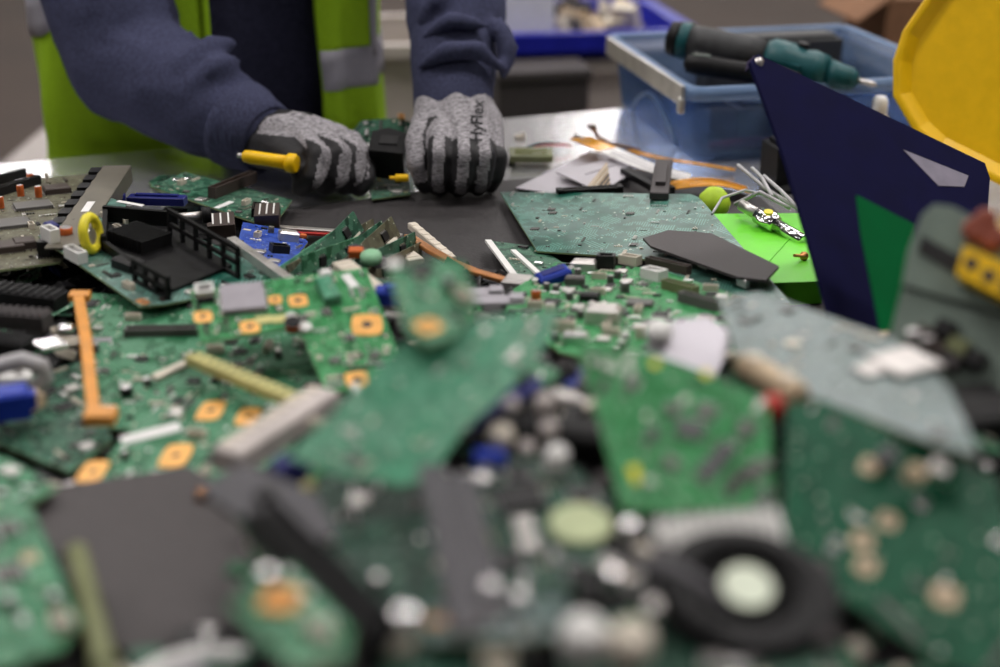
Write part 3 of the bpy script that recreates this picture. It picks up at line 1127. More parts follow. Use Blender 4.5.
def open_bin(name, label, w, d, h, loc, yaw, m, wall=0.006, rim=0.02, flare=0.04, rimm=None, cat='bin'):
    """tapered open tub: floor, four walls with thickness, an overhanging rim"""
    t = thing(name, label, cat, Matrix.Translation(loc) @ Matrix.Rotation(yaw, 4, 'Z'))
    b = MB()
    def ring(k, z):
        x, y = w / 2 * k, d / 2 * k
        r = min(w, d) * 0.06
        out = []
        for cx, cy, a0 in ((x - r, y - r, 0), (-x + r, y - r, 90), (-x + r, -y + r, 180), (x - r, -y + r, 270)):
            for q in range(5):
                a = R(a0 + q * 22.5)
                out.append((cx + r * math.cos(a), cy + r * math.sin(a), z))
        return out
    k0 = 1 - flare * 2
    kw = wall * 2 / min(w, d)
    rings = [ring(k0 - kw, wall), ring(1 - kw, h), ring(1, h), ring(k0, 0)]
    n = 20
    vs = [p for r_ in rings for p in r_]
    fs = []
    for a in range(3):
        for i in range(n):
            j = (i + 1) % n
            fs.append((a * n + i, a * n + j, (a + 1) * n + j, (a + 1) * n + i)[::-1])
    fs.append(list(range(n)))
    fs.append(list(range(3 * n, 4 * n))[::-1])
    b.add(vs, fs, 0, None, False)
    b.build('tub', m, t)
    kr = 1 + rim / min(w, d)
    r2 = [ring(1 + 0.002, h - rim), ring(kr, h - rim), ring(kr, h + 0.003), ring(1 - kw * 1.2, h + 0.003), ring(1 - kw * 1.2, h - 0.004), ring(1 + .002, h - 0.006)]
    vs = [p for r_ in r2 for p in r_]
    fs = []
    for a in range(5):
        for i in range(n):
            j = (i + 1) % n
            fs.append((a * n + i, a * n + j, (a + 1) * n + j, (a + 1) * n + i))
    MB().add(vs, fs).build('rim', rimm or m, t)
    return t


BH = 0.62
def on_bench(px, y, z=BH):
    """point at world depth y and height z seen in column px"""
    for_t = (V((0, y, z)) - CAM).dot(FWD)
    return V(((px - 500) / FPX * for_t, y, z))


# beige tote, dark box, royal blue crate stacked on them
c = on_bench(562, 2.72)
open_bin('storage_tote', 'frosted beige plastic tote behind the table under the royal blue crate', 0.36, 0.34, 0.195, c, 0.17, M['beige'], cat='tote')
c2 = on_bench(537, 2.455)
db = thing('storage_box', 'dark grey lidded box on the bench in front of the beige tote', 'box', Matrix.Translation(c2) @ Matrix.Rotation(0.2, 4, 'Z'))
MB().box((0, 0, 0.095), (0.165, 0.10, 0.19)).build('box_body', M['dgrey'], db, bevel=0.006)
MB().box((0, 0, 0.20), (0.173, 0.108, 0.02)).build('lid', M['dgrey'], db, bevel=0.004)
c3 = on_bench(560, 2.72, BH + 0.1985)
cr = open_bin('blue_crate', 'royal blue plastic crate stacked on the frosted beige tote', 0.41, 0.36, 0.05, c3, 0.17, M['crate'], 0.008, 0.03, 0.03, cat='crate')
wp = MB().box((0, 0, 0.11), (0.100, 0.012, 0.22), 0)
wp.box((0, -0.008, 0.14), (0.08, 0.004, 0.03), 0)
solid('white_board', 'white plastic board standing upright in the royal blue crate', 'panel', wp, M['white'], Matrix.Translation(on_bench(528, 2.66, BH + 0.1985 + 0.009)) @ Matrix.Rotation(0.17, 4, 'Z'), bevel=0.003)
jb = MB()
rn = random.Random(4)
for k in range(26):
    jb.box((rn.uniform(-0.06, 0.08), rn.uniform(-0.07, 0.09), rn.uniform(0.018, 0.06)), (rn.uniform(.02, .06), rn.uniform(.02, .05), rn.uniform(.01, .03)), k % 3, Matrix.Rotation(rn.uniform(0, 3), 4, (rn.random(), rn.random(), 1)))
tag(jb.build('scrap_parts', [M['dgrey'], M['tan'], M['cream']], None, Matrix.Translation(on_bench(590, 2.70, BH + 0.1985 + 0.009))), 'brown and cream scrap lying in the royal blue crate', 'scrap', kind='stuff')
open_bin('storage_tote', 'pale beige tote at the far left end of the bench row, beside the man', 0.20, 0.30, 0.228, on_bench(388, 2.68), 0.17, M['beige'], cat='tote')
bx = thing('cardboard_box', 'brown cardboard box behind the right end of the blue tote', 'box', Matrix.Translation(on_bench(900, 2.72)) @ Matrix.Rotation(0.15, 4, 'Z'))
MB().box((0, 0, 0.15), (0.20, 0.2, 0.3)).build('carton', M['card'], bx, bevel=0.002)
for s in (-1, 1):
    MB().box((s * 0.12, 0, 0.285), (0.09, 0.2, 0.004), 0, Matrix.Rotation(s * R(35), 4, 'Y')).build('flap', M['card'], bx)
dk = MB().box((0, 0, 0.10), (0.17, 0.16, 0.20))
dk.box((0, 0, 0.205), (0.15, 0.14, 0.012))
solid('equipment_case', 'black equipment case on the bench left of the cardboard box', 'case', dk, M['black'], Matrix.Translation(on_bench(827, 2.56)) @ Matrix.Rotation(0.15, 4, 'Z'), bevel=0.005)

# ---------------------------------------------------------------- clear blue tote on the table
q0 = P(690, 165)                 # near bottom corner
q1 = P(610, 101)                 # far corner of its left end
ue = (q1 - q0); DL = ue.length; ue.normalize()
uf = V((ue.y, -ue.x, 0))
TL, TD, TH = 0.335, DL, 0.088
tote_M = Matrix((uf, ue, V((0, 0, 1)))).transposed().to_4x4(); tote_M.translation = q0
tote = thing('clear_tote', 'clear blue plastic tote with tools in it standing on the table', 'tote', tote_M)
k = 0.010


def rrect(x0, x1, y0, y1, r, n=4):
    out = []
    for cx, cy, a0 in ((x1 - r, y1 - r, 0), (x0 + r, y1 - r, 90), (x0 + r, y0 + r, 180), (x1 - r, y0 + r, 270)):
        for q in range(n + 1):
            a = R(a0 + q * 90 / n)
            out.append((cx + r * math.cos(a), cy + r * math.sin(a)))
    return out


def shell(profile, mb, mat_=0):
    """profile: list of (rect outline, z); consecutive rings joined"""
    n = len(profile[0][0])
    vs = [(x, y, z) for poly, z in profile for x, y in poly]
    fs = []
    for a in range(len(profile) - 1):
        for i in range(n):
            j = (i + 1) % n
            fs.append((a * n + i, a * n + j, (a + 1) * n + j, (a + 1) * n + i))
    mb.add(vs, fs, mat_, None, True)
    return vs


w_ = 0.0022
b = MB()
shell([(rrect(k + w_, TL - k - w_, k + w_, TD - k - w_, 0.012), 0.004), (rrect(w_, TL - w_, w_, TD - w_, 0.014), TH), (rrect(0, TL, 0, TD, 0.016), TH), (rrect(k, TL - k, k, TD - k, 0.014), 0)], b)
n = 20
b.add([(x, y, 0.0) for x, y in rrect(k, TL - k, k, TD - k, 0.014)], [list(range(n))[::-1]])
b.add([(x, y, 0.004) for x, y in rrect(k + w_, TL - k - w_, k + w_, TD - k - w_, 0.012)], [list(range(n))])
b.build('tub', M['tote'], tote)
b = MB()
e = 0.007
shell([(rrect(-0.0005, TL + .0005, -.0005, TD + .0005, 0.016), TH - 0.013), (rrect(-e, TL + e, -e, TD + e, 0.02), TH - 0.013), (rrect(-e, TL + e, -e, TD + e, 0.02), TH + 0.003),
       (rrect(0.002, TL - .002, .002, TD - .002, 0.014), TH + 0.003), (rrect(0.002, TL - .002, .002, TD - .002, 0.014), TH - 0.001)], b)
b.build('rim', M['toterim'], tote)
for kx in (0.10, 0.19, 0.28):
    MB().box((kx, k * 0.45 - 0.001, TH * 0.5), (0.004, 0.004, TH * 0.72), 0, Matrix.Rotation(-R(5.5), 4, 'X')).build('rib', M['tote'], tote)
# grey grip strip along the left end
MB().box((-e - 0.002, TD / 2, TH - 0.009), (0.005, TD * 0.94, 0.024)).build('grip_strip', M['satin'], tote, bevel=0.0015)
MB().box((-e - 0.0035, 0.012, TH - 0.02), (0.007, 0.012, 0.018)).build('latch', M['satin'], tote, bevel=0.002)
# arched hand recess of the left end, outlined by its lip
arch = [(0.0, TD * 0.22 + TD * 0.56 * i / 14, 0.004 + 0.042 * math.sin(math.pi * i / 14)) for i in range(15)]
arch = [(k - 0.001 - (z / TH) * k, y, z) for (_, y, z) in arch]
MB().tube(arch, 0.0025, 0, 6).build('recess_lip', M['toterim'], tote)


def in_tote(x, y, z):
    return tote_M @ V((x, y, z))


# tools in the tote -------------------------------------------------------
def tool_frame(a, b_, roll=0.0):
    d = (b_ - a)
    return Matrix.Translation(a) @ d.to_track_quat('Z', 'Y').to_matrix().to_4x4() @ Matrix.Rotation(roll, 4, 'Z'), d.length


a_, b_ = D(668, 37, 1.67), D(868, 83, 1.60)
Fm, L = tool_frame(a_, b_)
Fm = Fm @ Matrix.Diagonal((1.22, 1.22, 1, 1))
drv = thing('electric_screwdriver', 'charcoal and teal electric screwdriver lying across the clear blue tote', 'screwdriver', Fm)
MB().lathe([(0.010, 0.0), (0.0165, 0.003), (0.0175, 0.012), (0.0175, 0.016)], 20).build('end_cap', M['black'], drv)
MB().lathe([(0.0178, 0.016), (0.0182, 0.018), (0.0182, 0.026), (0.0178, 0.028)], 20).build('band', M['teal'], drv)
MB().lathe([(0.0172, 0.028), (0.0180, 0.05), (0.0185, 0.085), (0.0180, L * 0.5)], 20).build('handle', M['toolgrey'], drv)
hb = MB().lathe([(0.0185, L * 0.5), (0.0215, L * 0.53), (0.021, L * 0.62), (0.0175, L * 0.68), (0.019, L * 0.73), (0.0165, L * 0.80)], 18)
hb.box((0.0, 0.0, L * 0.6), (0.043, 0.012, L * 0.16), 0)
hb.build('grip', M['teal'], drv)
MB().lathe([(0.004, -0.0005), (0.007, 0), (0.007, 0.003), (0.003, 0.0035)], 12, 0, Matrix.Translation((0.004, 0.0195, L * 0.66)) @ Matrix.Rotation(R(-90), 4, 'X')).build('switch', M['black'], drv)
MB().lathe([(0.0145, L * 0.80), (0.0125, L * 0.86), (0.011, L * 0.92), (0.006, L * 0.95)], 16).build('chuck', M['teal'], drv)
MB().lathe([(0.003, L * 0.93), (0.003, L * 1.02), (0.0015, L * 1.04)], 8).build('bit', M['satin'], drv)

a_, b_ = D(684, 63, 1.625), D(800, 80, 1.59)
Fm, L = tool_frame(a_, b_)
knb = thing('utility_knife', 'black tool handle with a steel clip under the electric screwdriver', 'tool', Fm)
MB().lathe([(0.004, 0), (0.0105, 0.004), (0.0125, 0.02), (0.0115, 0.06), (0.0125, L * 0.8), (0.008, L)], 14).build('handle', M['black'], knb)
MB().box((0.0, 0.0128, 0.02), (0.006, 0.003, 0.02)).build('clip', M['chrome'], knb)

blk = MB().box((0, 0, 0.0465), (0.19, 0.05, 0.085))
blk.box((0, 0, 0.091), (0.175, 0.04, 0.006))
solid('battery_charger', 'black block standing along the far wall inside the clear blue tote', 'charger', blk, M['toolgrey'], tote_M @ Matrix.Translation((0.205, TD - 0.055, 0.0)), bevel=0.004)
solid('battery_pack', 'dark red-brown pack on the floor of the clear blue tote', 'battery', MB().box((0, 0, 0.0285), (0.12, 0.09, 0.048), 0).box((0, 0, 0.055), (0.10, 0.07, 0.006)), mat('dark_red_plastic', (0.06, 0.012, 0.010), 0.5), tote_M @ Matrix.Translation((0.13, 0.085, 0.0)), bevel=0.003)
solid('red_tool', 'magenta-red handle seen through the front of the blue tote', 'tool', MB().tube([(0, 0, 0.012), (0.05, 0.004, 0.013), (0.10, 0.0, 0.012)], [0.006, 0.008, 0.005]), mat('magenta_plastic', (0.42, 0.02, 0.10), 0.5), tote_M @ Matrix.Translation((0.035, 0.028, 0.0)))

# clear bag hanging over the right end of the tote
bb = MB()
vs, fs = [], []
for o_ in (0, 1):
    for i in range(13):
        for j in range(9):
            u, v = i / 12, j / 8
            p = V((u * 0.10 - 0.05, (v - 0.5) * 0.05 * math.sin(math.pi * max(0.08, u * 0.92)) * (1 if o_ else -1) + 0.006 * noise.noise(V((u * 5, v * 5, o_ * 3))), v * 0.13))
            vs.append(p + V((0.008 * noise.noise(V((v * 7, u * 5, o_))), 0, 0)))
for o_ in (0, 1):
    for i in range(12):
        for j in range(8):
            q = o_ * 117 + i * 9 + j
            fs.append((q, q + 1, q + 10, q + 9))
bb.add(vs, fs, 0, None, True)

# ---------------------------------------------------------------- navy binder, green divider, yellow tray, white box
T_, B_, R_ = D(753, 58, 1.14), D(829, 330, 1.025), D(986, 172, 1.235)
nb = (R_ - T_).cross(B_ - T_).normalized()
if nb.dot(FWD) > 0:
    nb = -nb
BM = basis(T_, R_ - T_, nb)
bi = BM.inverted()


def on_plane(px, py, o=T_, n_=nb):
    d = ray(px, py)
    return CAM + d * ((o - CAM).dot(n_) / d.dot(n_))


def plane_poly(pxs, inv, o=T_, n_=nb):
    return [((inv @ on_plane(x, y, o, n_)).x, (inv @ on_plane(x, y, o, n_)).y) for x, y in pxs]


binder = thing('binder', 'navy binder leaning upright in front of the clear blue tote', 'binder', BM)
out = plane_poly([(750, 62), (758, 54), (985, 163), (990, 178), (985, 250), (930, 345), (905, 352), (834, 332), (806, 232), (782, 150)], bi)
MB().prism(out, -0.003, 0).build('front_cover', M['navy'], binder, bevel=0.0008)
sp = plane_poly([(756, 53), (985, 161), (988, 172), (754, 63)], bi)
MB().prism(sp, -0.012, -0.003).build('top_spine', M['purple'], binder, bevel=0.0008)
bk = plane_poly([(770, 78), (970, 176), (975, 235), (930, 320), (850, 320)], bi)
MB().prism(bk, -0.015, -0.012).build('back_cover', M['navy'], binder)
pp = plane_poly([(903, 150), (968, 176), (964, 187), (938, 186)], bi)
MB().prism(pp, 0, 0.0006).build('paper_label', mat('lavender_paper', (0.22, 0.20, 0.25), 0.7), binder)
MB().lathe([(1e-5, 0.0035), (0.003, 0.0028), (0.0042, 0)], 12, 0, Matrix.Translation(bi @ on_plane(759, 62)), caps=False).build('rivet', M['satin'], binder)

o2 = D(880, 300, 0.985)
GM = basis(o2, R_ - T_, nb)
gi = GM.inverted()
gp = plane_poly([(857, 195), (914, 224), (915, 350), (884, 345), (873, 290), (862, 235)], gi, o2)
solid('card_divider', 'dark green card standing in front of the navy binder', 'card', MB().prism(gp, -0.0015, 0), M['dgreen'], GM)

# yellow eight-sided tray tipped on its edge
yn = V((-0.28, -0.90, 0.34)).normalized()
yo = D(1020, 60, 1.46)
YM = basis(yo, RIGHT, yn)
yi = YM.inverted()
rim_px = [(925, -2), (903, 30), (893, 60), (893, 96), (914, 132), (936, 153), (1010, 190), (1080, 170), (1140, 110), (1140, 0), (1080, -60), (960, -50)]
rim = plane_poly(rim_px, yi, yo, yn)
rc = V((sum(p[0] for p in rim) / 12, sum(p[1] for p in rim) / 12, 0))
tray = thing('yellow_tray', 'yellow faceted plastic tray tipped up behind the navy binder', 'tray', YM)


def scaled(k):
    return [(rc.x + (p[0] - rc.x) * k, rc.y + (p[1] - rc.y) * k) for p in rim]


b = MB()
rings = [(scaled(1.0), -0.004), (scaled(1.0), 0.0), (scaled(0.93), 0.0005), (scaled(0.80), -0.010), (scaled(0.79), -0.013), (scaled(0.94), -0.004)]
n = 12
vs = [(x, y, z) for poly, z in rings for x, y in poly]
fs = []
for a in range(len(rings) - 1):
    for i in range(n):
        j = (i + 1) % n
        fs.append((a * n + i, a * n + j, (a + 1) * n + j, (a + 1) * n + i))
fs.append([3 * n + i for i in range(n)])
fs.append([4 * n + i for i in range(n)][::-1])
bm_ = b.add(vs, fs)
b.build('dish', M['yellow'], tray, bevel=0.002)
wb = MB().box((0, 0, 0.06), (0.16, 0.10, 0.12))
wb.box((0, 0, 0.1225), (0.165, 0.105, 0.012))
solid('white_box', 'white plastic box between the blue tote and the yellow tray', 'box', wb, M['white'], Matrix.Translation(P(985, 140)) @ Matrix.Rotation(0.3, 4, 'Z'), bevel=0.003)
cpv = P(873, 158)
cp = thing('small_bottle', 'small white-capped bottle between the binder and the blue tote', 'bottle', Matrix.Translation((cpv.x, cpv.y - 0.005, TZ)))
MB().lathe([(0.010, 0), (0.012, 0.002), (0.012, 0.050), (0.007, 0.058)], 16).build('flask', M['cream'], cp)
MB().lathe([(0.0085, 0.056), (0.0095, 0.058), (0.009, 0.070), (0.006, 0.075)], 16).build('cap', M['white'], cp)
cl = thing('clear_bag', 'clear crinkled plastic bag standing behind the yellow tray', 'bag', Matrix.Translation(on_bench(905, 2.70, BH + 0.302)))
bb.build('film', M['clearbag'], cl)

# ================================================================ THE HEAP: boards, one by one
CB = 'circuit board'
# --- left, far side
b1 = Board('motherboard', 'brown-olive motherboard with orange capacitors at the far left edge', CB, [(0, 188, .035), (110, 176, .032), (45, 262, .050)],
           [(-40, 186), (105, 172), (126, 176), (60, 262), (0, 270), (-60, 268)], OLIVE)
for (x, y, L_) in ((4, 183, 62), (18, 190, 62)):
    b1.px('slot', x, y, L_, 6, 9, 'chip', 40, 'memory_slot')
for (x, y) in ((31, 184), (21, 196), (39, 197), (1, 208)):
    b1.px('capacitor', x, y, 7, 7, 11, 'orange')
b1.px('quad_chip', 57, 192, 25, 22, 6, 'brownchip')
b1.px('quad_chip', 33, 207, 34, 26, 3, 'midchip')
b1.px('quad_chip', 10, 225, 34, 30, 3, 'midchip')
b1.px('chip', 8, 250, 26, 24, 6, 'brownchip')
b1.px('chip', 25, 247, 18, 20, 7, 'brownchip')
b1.px('block', 47, 182, 3, 3, 9, 'cream', 0, 'connector')
b1.populate(11, 14, 260)
# metal channel lying on it
Mx, L_ = bar_frame((116, 178, .050), (58, 244, .066))
ch = thing('metal_channel', 'grey-olive metal channel with a white sticker lying across the brown motherboard', 'bracket', Mx)
MB().box((0, 0.002, 0.004), (L_, 0.027, 0.0016)).box((0, 0.0155, -0.004), (L_, 0.0012, 0.017)).build('channel', mat('olive_grey_metal', (0.17, 0.155, 0.125), 0.45, 0.4), ch)
MB().box((0.012, 0.0015, 0.0051), (0.030, 0.007, 0.0003)).build('sticker', M['paper'], ch)
for i in range(9):
    MB().box((-L_ / 2 + (i + 0.6) * L_ / 9.4, -0.016, -0.004), (L_ / 15, 0.010, 0.019), 0).box((-L_ / 2 + (i + 0.6) * L_ / 9.4, -0.0215, -0.001), (L_ / 24, 0.002, 0.006), 1).build('contact_block', [M['chip'], M['dgrey']], ch)

# --- board with the black frame, lattice wall and yellow ring
b2 = Board('circuit_board', 'green board with a black lattice frame and a yellow ring coil on it', CB, [(40, 236, .062), (270, 276, .048), (150, 304, .052)],
           [(38, 236), (112, 198), (276, 273), (268, 284), (165, 304), (140, 306)], TEAL, axis=(0, 4))
M['lattice'] = M['black']


def lattice(b, a, c, z0, hh, rows, cols, name='lattice_wall', th=3.0):
    """black wall with square windows standing on the board between two pixels"""
    (xa, ya), (xc, yc) = b.at(*a), b.at(*c)
    d = V((xc - xa, yc - ya, 0)); L = d.length
    mb = MB()
    T = 2.6 * MM
    w = L / cols
    hr = hh * MM / rows
    for i in range(cols + 1):
        mb.box((i * w, 0, hh * MM / 2), (T * 1.3, th * MM, hh * MM))
    for k in range(rows + 1):
        mb.box((L / 2, 0, k * hr), (L + T * 1.3, th * MM, T * 1.4))
    return mb.build(name, M['black'], b.root, Matrix.Translation((xa, ya, z0 * MM)) @ Matrix.Rotation(math.atan2(d.y, d.x), 4, 'Z'))


lattice(b2, (170, 238), (238, 278), 1, 24, 2, 5)
lattice(b2, (135, 282), (168, 300), 1, 17, 2, 3)
fr = MB()
for a, c, hh in (((106, 222), (176, 228), 14), ((106, 222), (104, 250), 12), ((104, 250), (168, 297), 8)):
    (xa, ya), (xc, yc) = b2.at(*a), b2.at(*c)
    d = V((xc - xa, yc - ya, 0))
    fr.box((d.length / 2, 0, hh * MM / 2), (d.length + .004, 0.004, hh * MM), 0, None, Matrix.Translation((xa, ya, 0.001)) @ Matrix.Rotation(math.atan2(d.y, d.x), 4, 'Z'))
fr.build('frame', M['black'], b2.root)
x, y = b2.at(131, 220)
MB().box((0, 0, 0), (0.026, 0.005, 0.0006)).build('sticker', M['paper'], b2.root, Matrix.Translation((x, y, 0.0155)) @ Matrix.Rotation(R(25), 4, 'Z'))
cf = [b2.at(*q) for q in ((104, 226), (172, 230), (232, 268), (170, 294), (108, 254))]
MB().prism(cf, .0002, .003).build('cage_floor', M['black'], b2.root)
b2.px('heat_sink', 140, 248, 44, 34, 15, 'black', 10)
b2.px('block', 128, 268, 22, 16, 9, 'chip', 10, 'relay')
x, y = b2.at(92, 252)
MB().torus((0, 0, 0), 0.0135, 0.0042, 0, 28, 10).build('ring_coil', M['lemon'], b2.root, Matrix.Translation((x, y, 0.0165)) @ Matrix.Rotation(R(35), 4, 'Z') @ Matrix.Rotation(R(80), 4, 'Y'))
MB().cyl((0, 0, 0), 0.0075, 0.004, 0, 16).build('coil_core', M['satin'], b2.root, Matrix.Translation((x - .001, y, 0.013)) @ Matrix.Rotation(R(35), 4, 'Z') @ Matrix.Rotation(R(80), 4, 'Y'))
b2.px('connector', 51, 243, 16, 9, 14, 'white', 0)
b2.px('connector', 76, 260, 22, 9, 10, 'white', 0)
b2.px('capacitor', 66, 236, 12, 12, 8, 'orange')
b2.px('chip', 52, 236, 12, 9, 12, 'navyp', 0, 'connector')
b2.px('pad', 143, 302, 12, 8, 0.5, 'copper')
b2.populate(12, 16, 170)

# --- small cards behind, on the left
b3 = Board('expansion_card', 'dark green expansion card with a long slot and a white sticker', CB, [(160, 180, .026), (285, 205, .018), (262, 226, .022)],
           [(150, 186), (185, 172), (292, 200), (272, 228)], DARKG)
b3.px('slot', 233, 190, 82, 9, 12, 'brownchip', -3, 'edge_slot')
b3.px('sticker', 224, 205, 30, 6, 0.5, 'paper', -2)
b3.px('connector', 258, 214, 26, 12, 9, 'chip', 25)
b3.populate(13, 8, 120)
b3b = Board('circuit_board', 'small green board with red and white caps behind the dark blue plastic lever', CB, [(150, 180, .005), (195, 180, .005), (190, 196, .006)],
            [(148, 182), (160, 175), (205, 176), (198, 196), (170, 198)], DARKG)
b3b.px('capacitor', 180, 184, 6, 6, 9, 'red'); b3b.px('capacitor', 190, 185, 5, 5, 8, 'cream'); b3b.px('connector', 164, 190, 10, 6, 7, 'white')
b3b.populate(14, 7, 70)
for i, (px_, py_, w_, lab) in enumerate(((268, 222, 24, 'black connector block with white slits beside the rubber mat'), (222, 232, 26, 'black connector block with white outlines above the lattice frame'))):
    Mx = basis(P(px_, py_, .020), EU + EN * (-0.25 + 0.1 * i), V((0, -0.12, 1)))
    t = thing('connector_block', lab, 'connector', Mx)
    MB().box((0, 0, 0.007), (w_ * MM, 0.030, 0.014)).build('housing', M['brownchip'], t, bevel=0.0008)
    for k in range(3):
        MB().box(((k - 1) * w_ * MM * 0.28, 0.0, 0.0143), (w_ * MM * 0.06, 0.024, 0.0008)).build('white_slit', M['white'], t)
Mx, L_ = bar_frame((113, 197, .045), (186, 208, .036))
t = thing('plastic_lever', 'dark blue plastic lever lying behind the black lattice frame', 'lever', Mx)
MB().box((0.008, 0, 0.003), (L_ - 0.016, 0.013, 0.008), 0, cham=.001).box((0.008, 0, 0.0078), (L_ - 0.03, 0.005, 0.002)).build('arm', M['navyp'], t)
MB().cyl((-L_ / 2 + 0.004, 0, 0.003), 0.0085, 0.010, 0, 18, cham=.001).build('knob', M['navyp'], t)
Mx, L_ = bar_frame((158, 214, .050), (206, 220, .040))
t = thing('metal_rod', 'thin grey metal rod with a black end behind the lattice frame', 'rod', Mx)
MB().cyl((0, 0, 0), 0.004, L_, 0, 12, None, 'X').build('shaft', M['satin'], t)
MB().cyl((L_ / 2, 0, 0), 0.0075, 0.008, 0, 14, None, 'X').build('end_cap', M['black'], t)

# --- blue board and rails between
b4 = Board('circuit_board', 'bright blue board with white marks and a grey port, behind the row of thin cards', CB, [(245, 226, .028), (300, 236, .020), (275, 266, .040)],
           [(243, 222), (298, 232), (308, 242), (282, 275), (236, 250)], BLUEP)
b4.px('shield', 288, 240, 18, 14, 9, 'satin', 20, 'port')
b4.px('connector', 279, 252, 16, 12, 7, 'chip', 30); b4.px('sticker', 247, 230, 7, 5, 0.6, 'cream'); b4.px('disc', 303, 238, 7, 7, 4, 'orange', 0, 'plug')
b4.populate(15, 5, 60, smallmats=('white', 'chip', 'tin'))
for (a, c, w_, h_, m_, lab) in (((243, 221, .020), (402, 240, .012), 7, 3, 'satin', 'long thin metal rail lying along the rubber mat'),
                                ((232, 246, .050), (290, 278, .058), 8, 9, 'satin', 'pale metal bar beside the lattice frame and the blue board'),
                                ((282, 230, .018), (352, 238, .013), 3, 2.5, 'red', 'thin dark red strip on the metal rail')):
    Mx, L_ = bar_frame(a, c)
    mb = MB().box((0, 0, 0), (L_, w_ * MM, h_ * MM), 0, cham=.0005)
    for k in range(4):
        mb.cyl((-L_ * 0.4 + k * L_ * 0.27, 0, h_ * MM / 2), min(w_, 4) * 0.3 * MM, 0.0008, 0, 8)
    solid('metal_rail' if m_ != 'red' else 'plastic_strip', lab, 'strip', mb, M[m_], Mx)

# --- row of thin cards standing on edge
cards = [(308, 240, 330, 283, PALE), (318, 240, 338, 280, DARKG), (329, 240, 346, 276, OLIVE), (338, 242, 356, 276, GREEN), (347, 243, 366, 274, DARKG), (357, 245, 378, 278, OLIVE), (367, 250, 388, 290, DARKG), (376, 256, 394, 300, OLIVE)]
names = ['pale green', 'dark green', 'olive', 'green', 'dark green', 'olive', 'dark green', 'olive']
ordn = ['first', 'second', 'third', 'fourth', 'fifth', 'sixth', 'seventh', 'eighth']
for i, (x0, y0, x1, y1, m_) in enumerate(cards):
    zz = .004 * math.sin(i * 2.4)
    a, c = P(x0, y0 + 6 + 3 * math.sin(i * 1.9), .018 + zz), P(x1, y1, .046 + zz)
    Mx = basis((a + c) / 2, c - a, V((0.85, -0.30, 0.25 + .2 * math.sin(i * 1.7))))
    L_ = (c - a).length
    t = thing('memory_card', f'{ordn[i]} thin card from the left in the row standing on edge, {names[i]}', 'card', Mx, 'thin cards standing on edge in a row')
    MB().box((0, -0.007, -0.0008), (L_, 0.020, 0.0016)).build('substrate', m_, t)
    for k in range(3):
        obj('chip', part_mesh('chip', 0.011, 0.008, 0.0016, 'chip'), t, Matrix.Translation((-L_ / 2 + (k + 0.6) * L_ / 3.3, -0.007, 0)))
    MB().box((0, 0.0018, -0.0008), (L_ * 0.9, 0.0022, 0.0022)).build('contact_edge', M['cream' if i % 2 else 'satin'], t)
# cream and grey bits lying in front of the mat
for i, (a, c, w_, h_, m_, lab) in enumerate((((372, 238, .022), (416, 256, .036), 15, 9, 'cream', 'cream flat connector left of the copper heat pipe'),
                                ((412, 232, .016), (452, 252, .030), 8, 6, 'cream', 'narrow cream strip beside the copper heat pipe on the mat'),
                                ((342, 268, .066), (378, 290, .072), 16, 7, 'cream', 'cream ridged block behind the bright green board'),
                                ((352, 250, .050), (382, 262, .052), 9, 8, 'mgrey', 'grey connector behind the cream ridged block'))):
    Mx, L_ = bar_frame(a, c)
    t = thing('flat_connector', lab, 'connector', Mx)
    MB().box((0, 0, 0), (L_, w_ * MM, h_ * MM), 0, cham=.0008).build('housing', M[m_], t)
    for k in range(7):
        MB().box((-L_ * 0.42 + k * L_ * 0.14, 0, h_ * MM / 2), (L_ * 0.05, w_ * MM * 0.8, 0.001)).build('rib', M[m_], t)
solid('component_plug', 'small orange-pink plug lying on the thin cards', 'plug', MB().box((0, 0, 0), (.012, .008, .007), 0, cham=.001).cyl((0.007, 0, 0), .002, .006, 0, 8, None, 'X'), M['orange'], basis(P(356, 252, .062), RIGHT, V((0, -.3, 1))))
solid('component_plug', 'small pale green plug lying on the thin cards', 'plug', MB().lathe([(.009, -.003), (.009, .002), (.005, .005), (.002, .005)], 14), mat('pale_green_plastic', (.25, .5, .3), .5), basis(P(371, 257, .062), RIGHT, V((0, -.3, 1))))

# --- bright green L-shaped board with gold pads
b5 = Board('circuit_board', 'bright green L-shaped board with gold pads and a square grey chip', CB, [(190, 292, .086), (372, 268, .090), (385, 385, .052)],
           [(190, 291), (225, 286), (330, 272), (366, 268), (404, 366), (392, 384), (326, 393), (302, 334), (292, 328), (201, 343)], BRIGHT, axis=(0, 3))
b5.px('quad_chip', 243, 300, 31, 31, 4, 'greychip', -4)
b5.px('block', 205, 299, 13, 11, 3, 'chip', 0, 'connector_base'); b5.px('connector', 205, 296, 13, 11, 8, 'white', 0)
for (x, y, s_) in ((203, 317, 13), (250, 327, 14), (275, 300, 10), (298, 301, 14), (357, 380, 16)):
    b5.px('pad', x, y, s_, s_, 0.5, 'gold', -4)
b5.px('pad', 367, 325, 22, 24, 0.5, 'gold', -12)
b5.px('chip', 328, 294, 12, 26, 7, PALE, 6, 'module'); b5.px('sticker', 326, 279, 9, 7, 7.6, 'white', 6)
b5.px('sticker', 350, 281, 7, 17, 0.6, 'paper', 14)
b5.px('sticker', 264, 320, 12, 8, 0.8, 'paleyel'); b5.px('sticker', 281, 319, 12, 8, 0.8, 'paleyel')
b5.px('coil', 293, 329, 12, 12, 7, 'orange'); b5.px('disc', 305, 329, 10, 10, 3, 'white', 0, 'button')
b5.px('capacitor', 291, 321, 7, 7, 6, 'white')
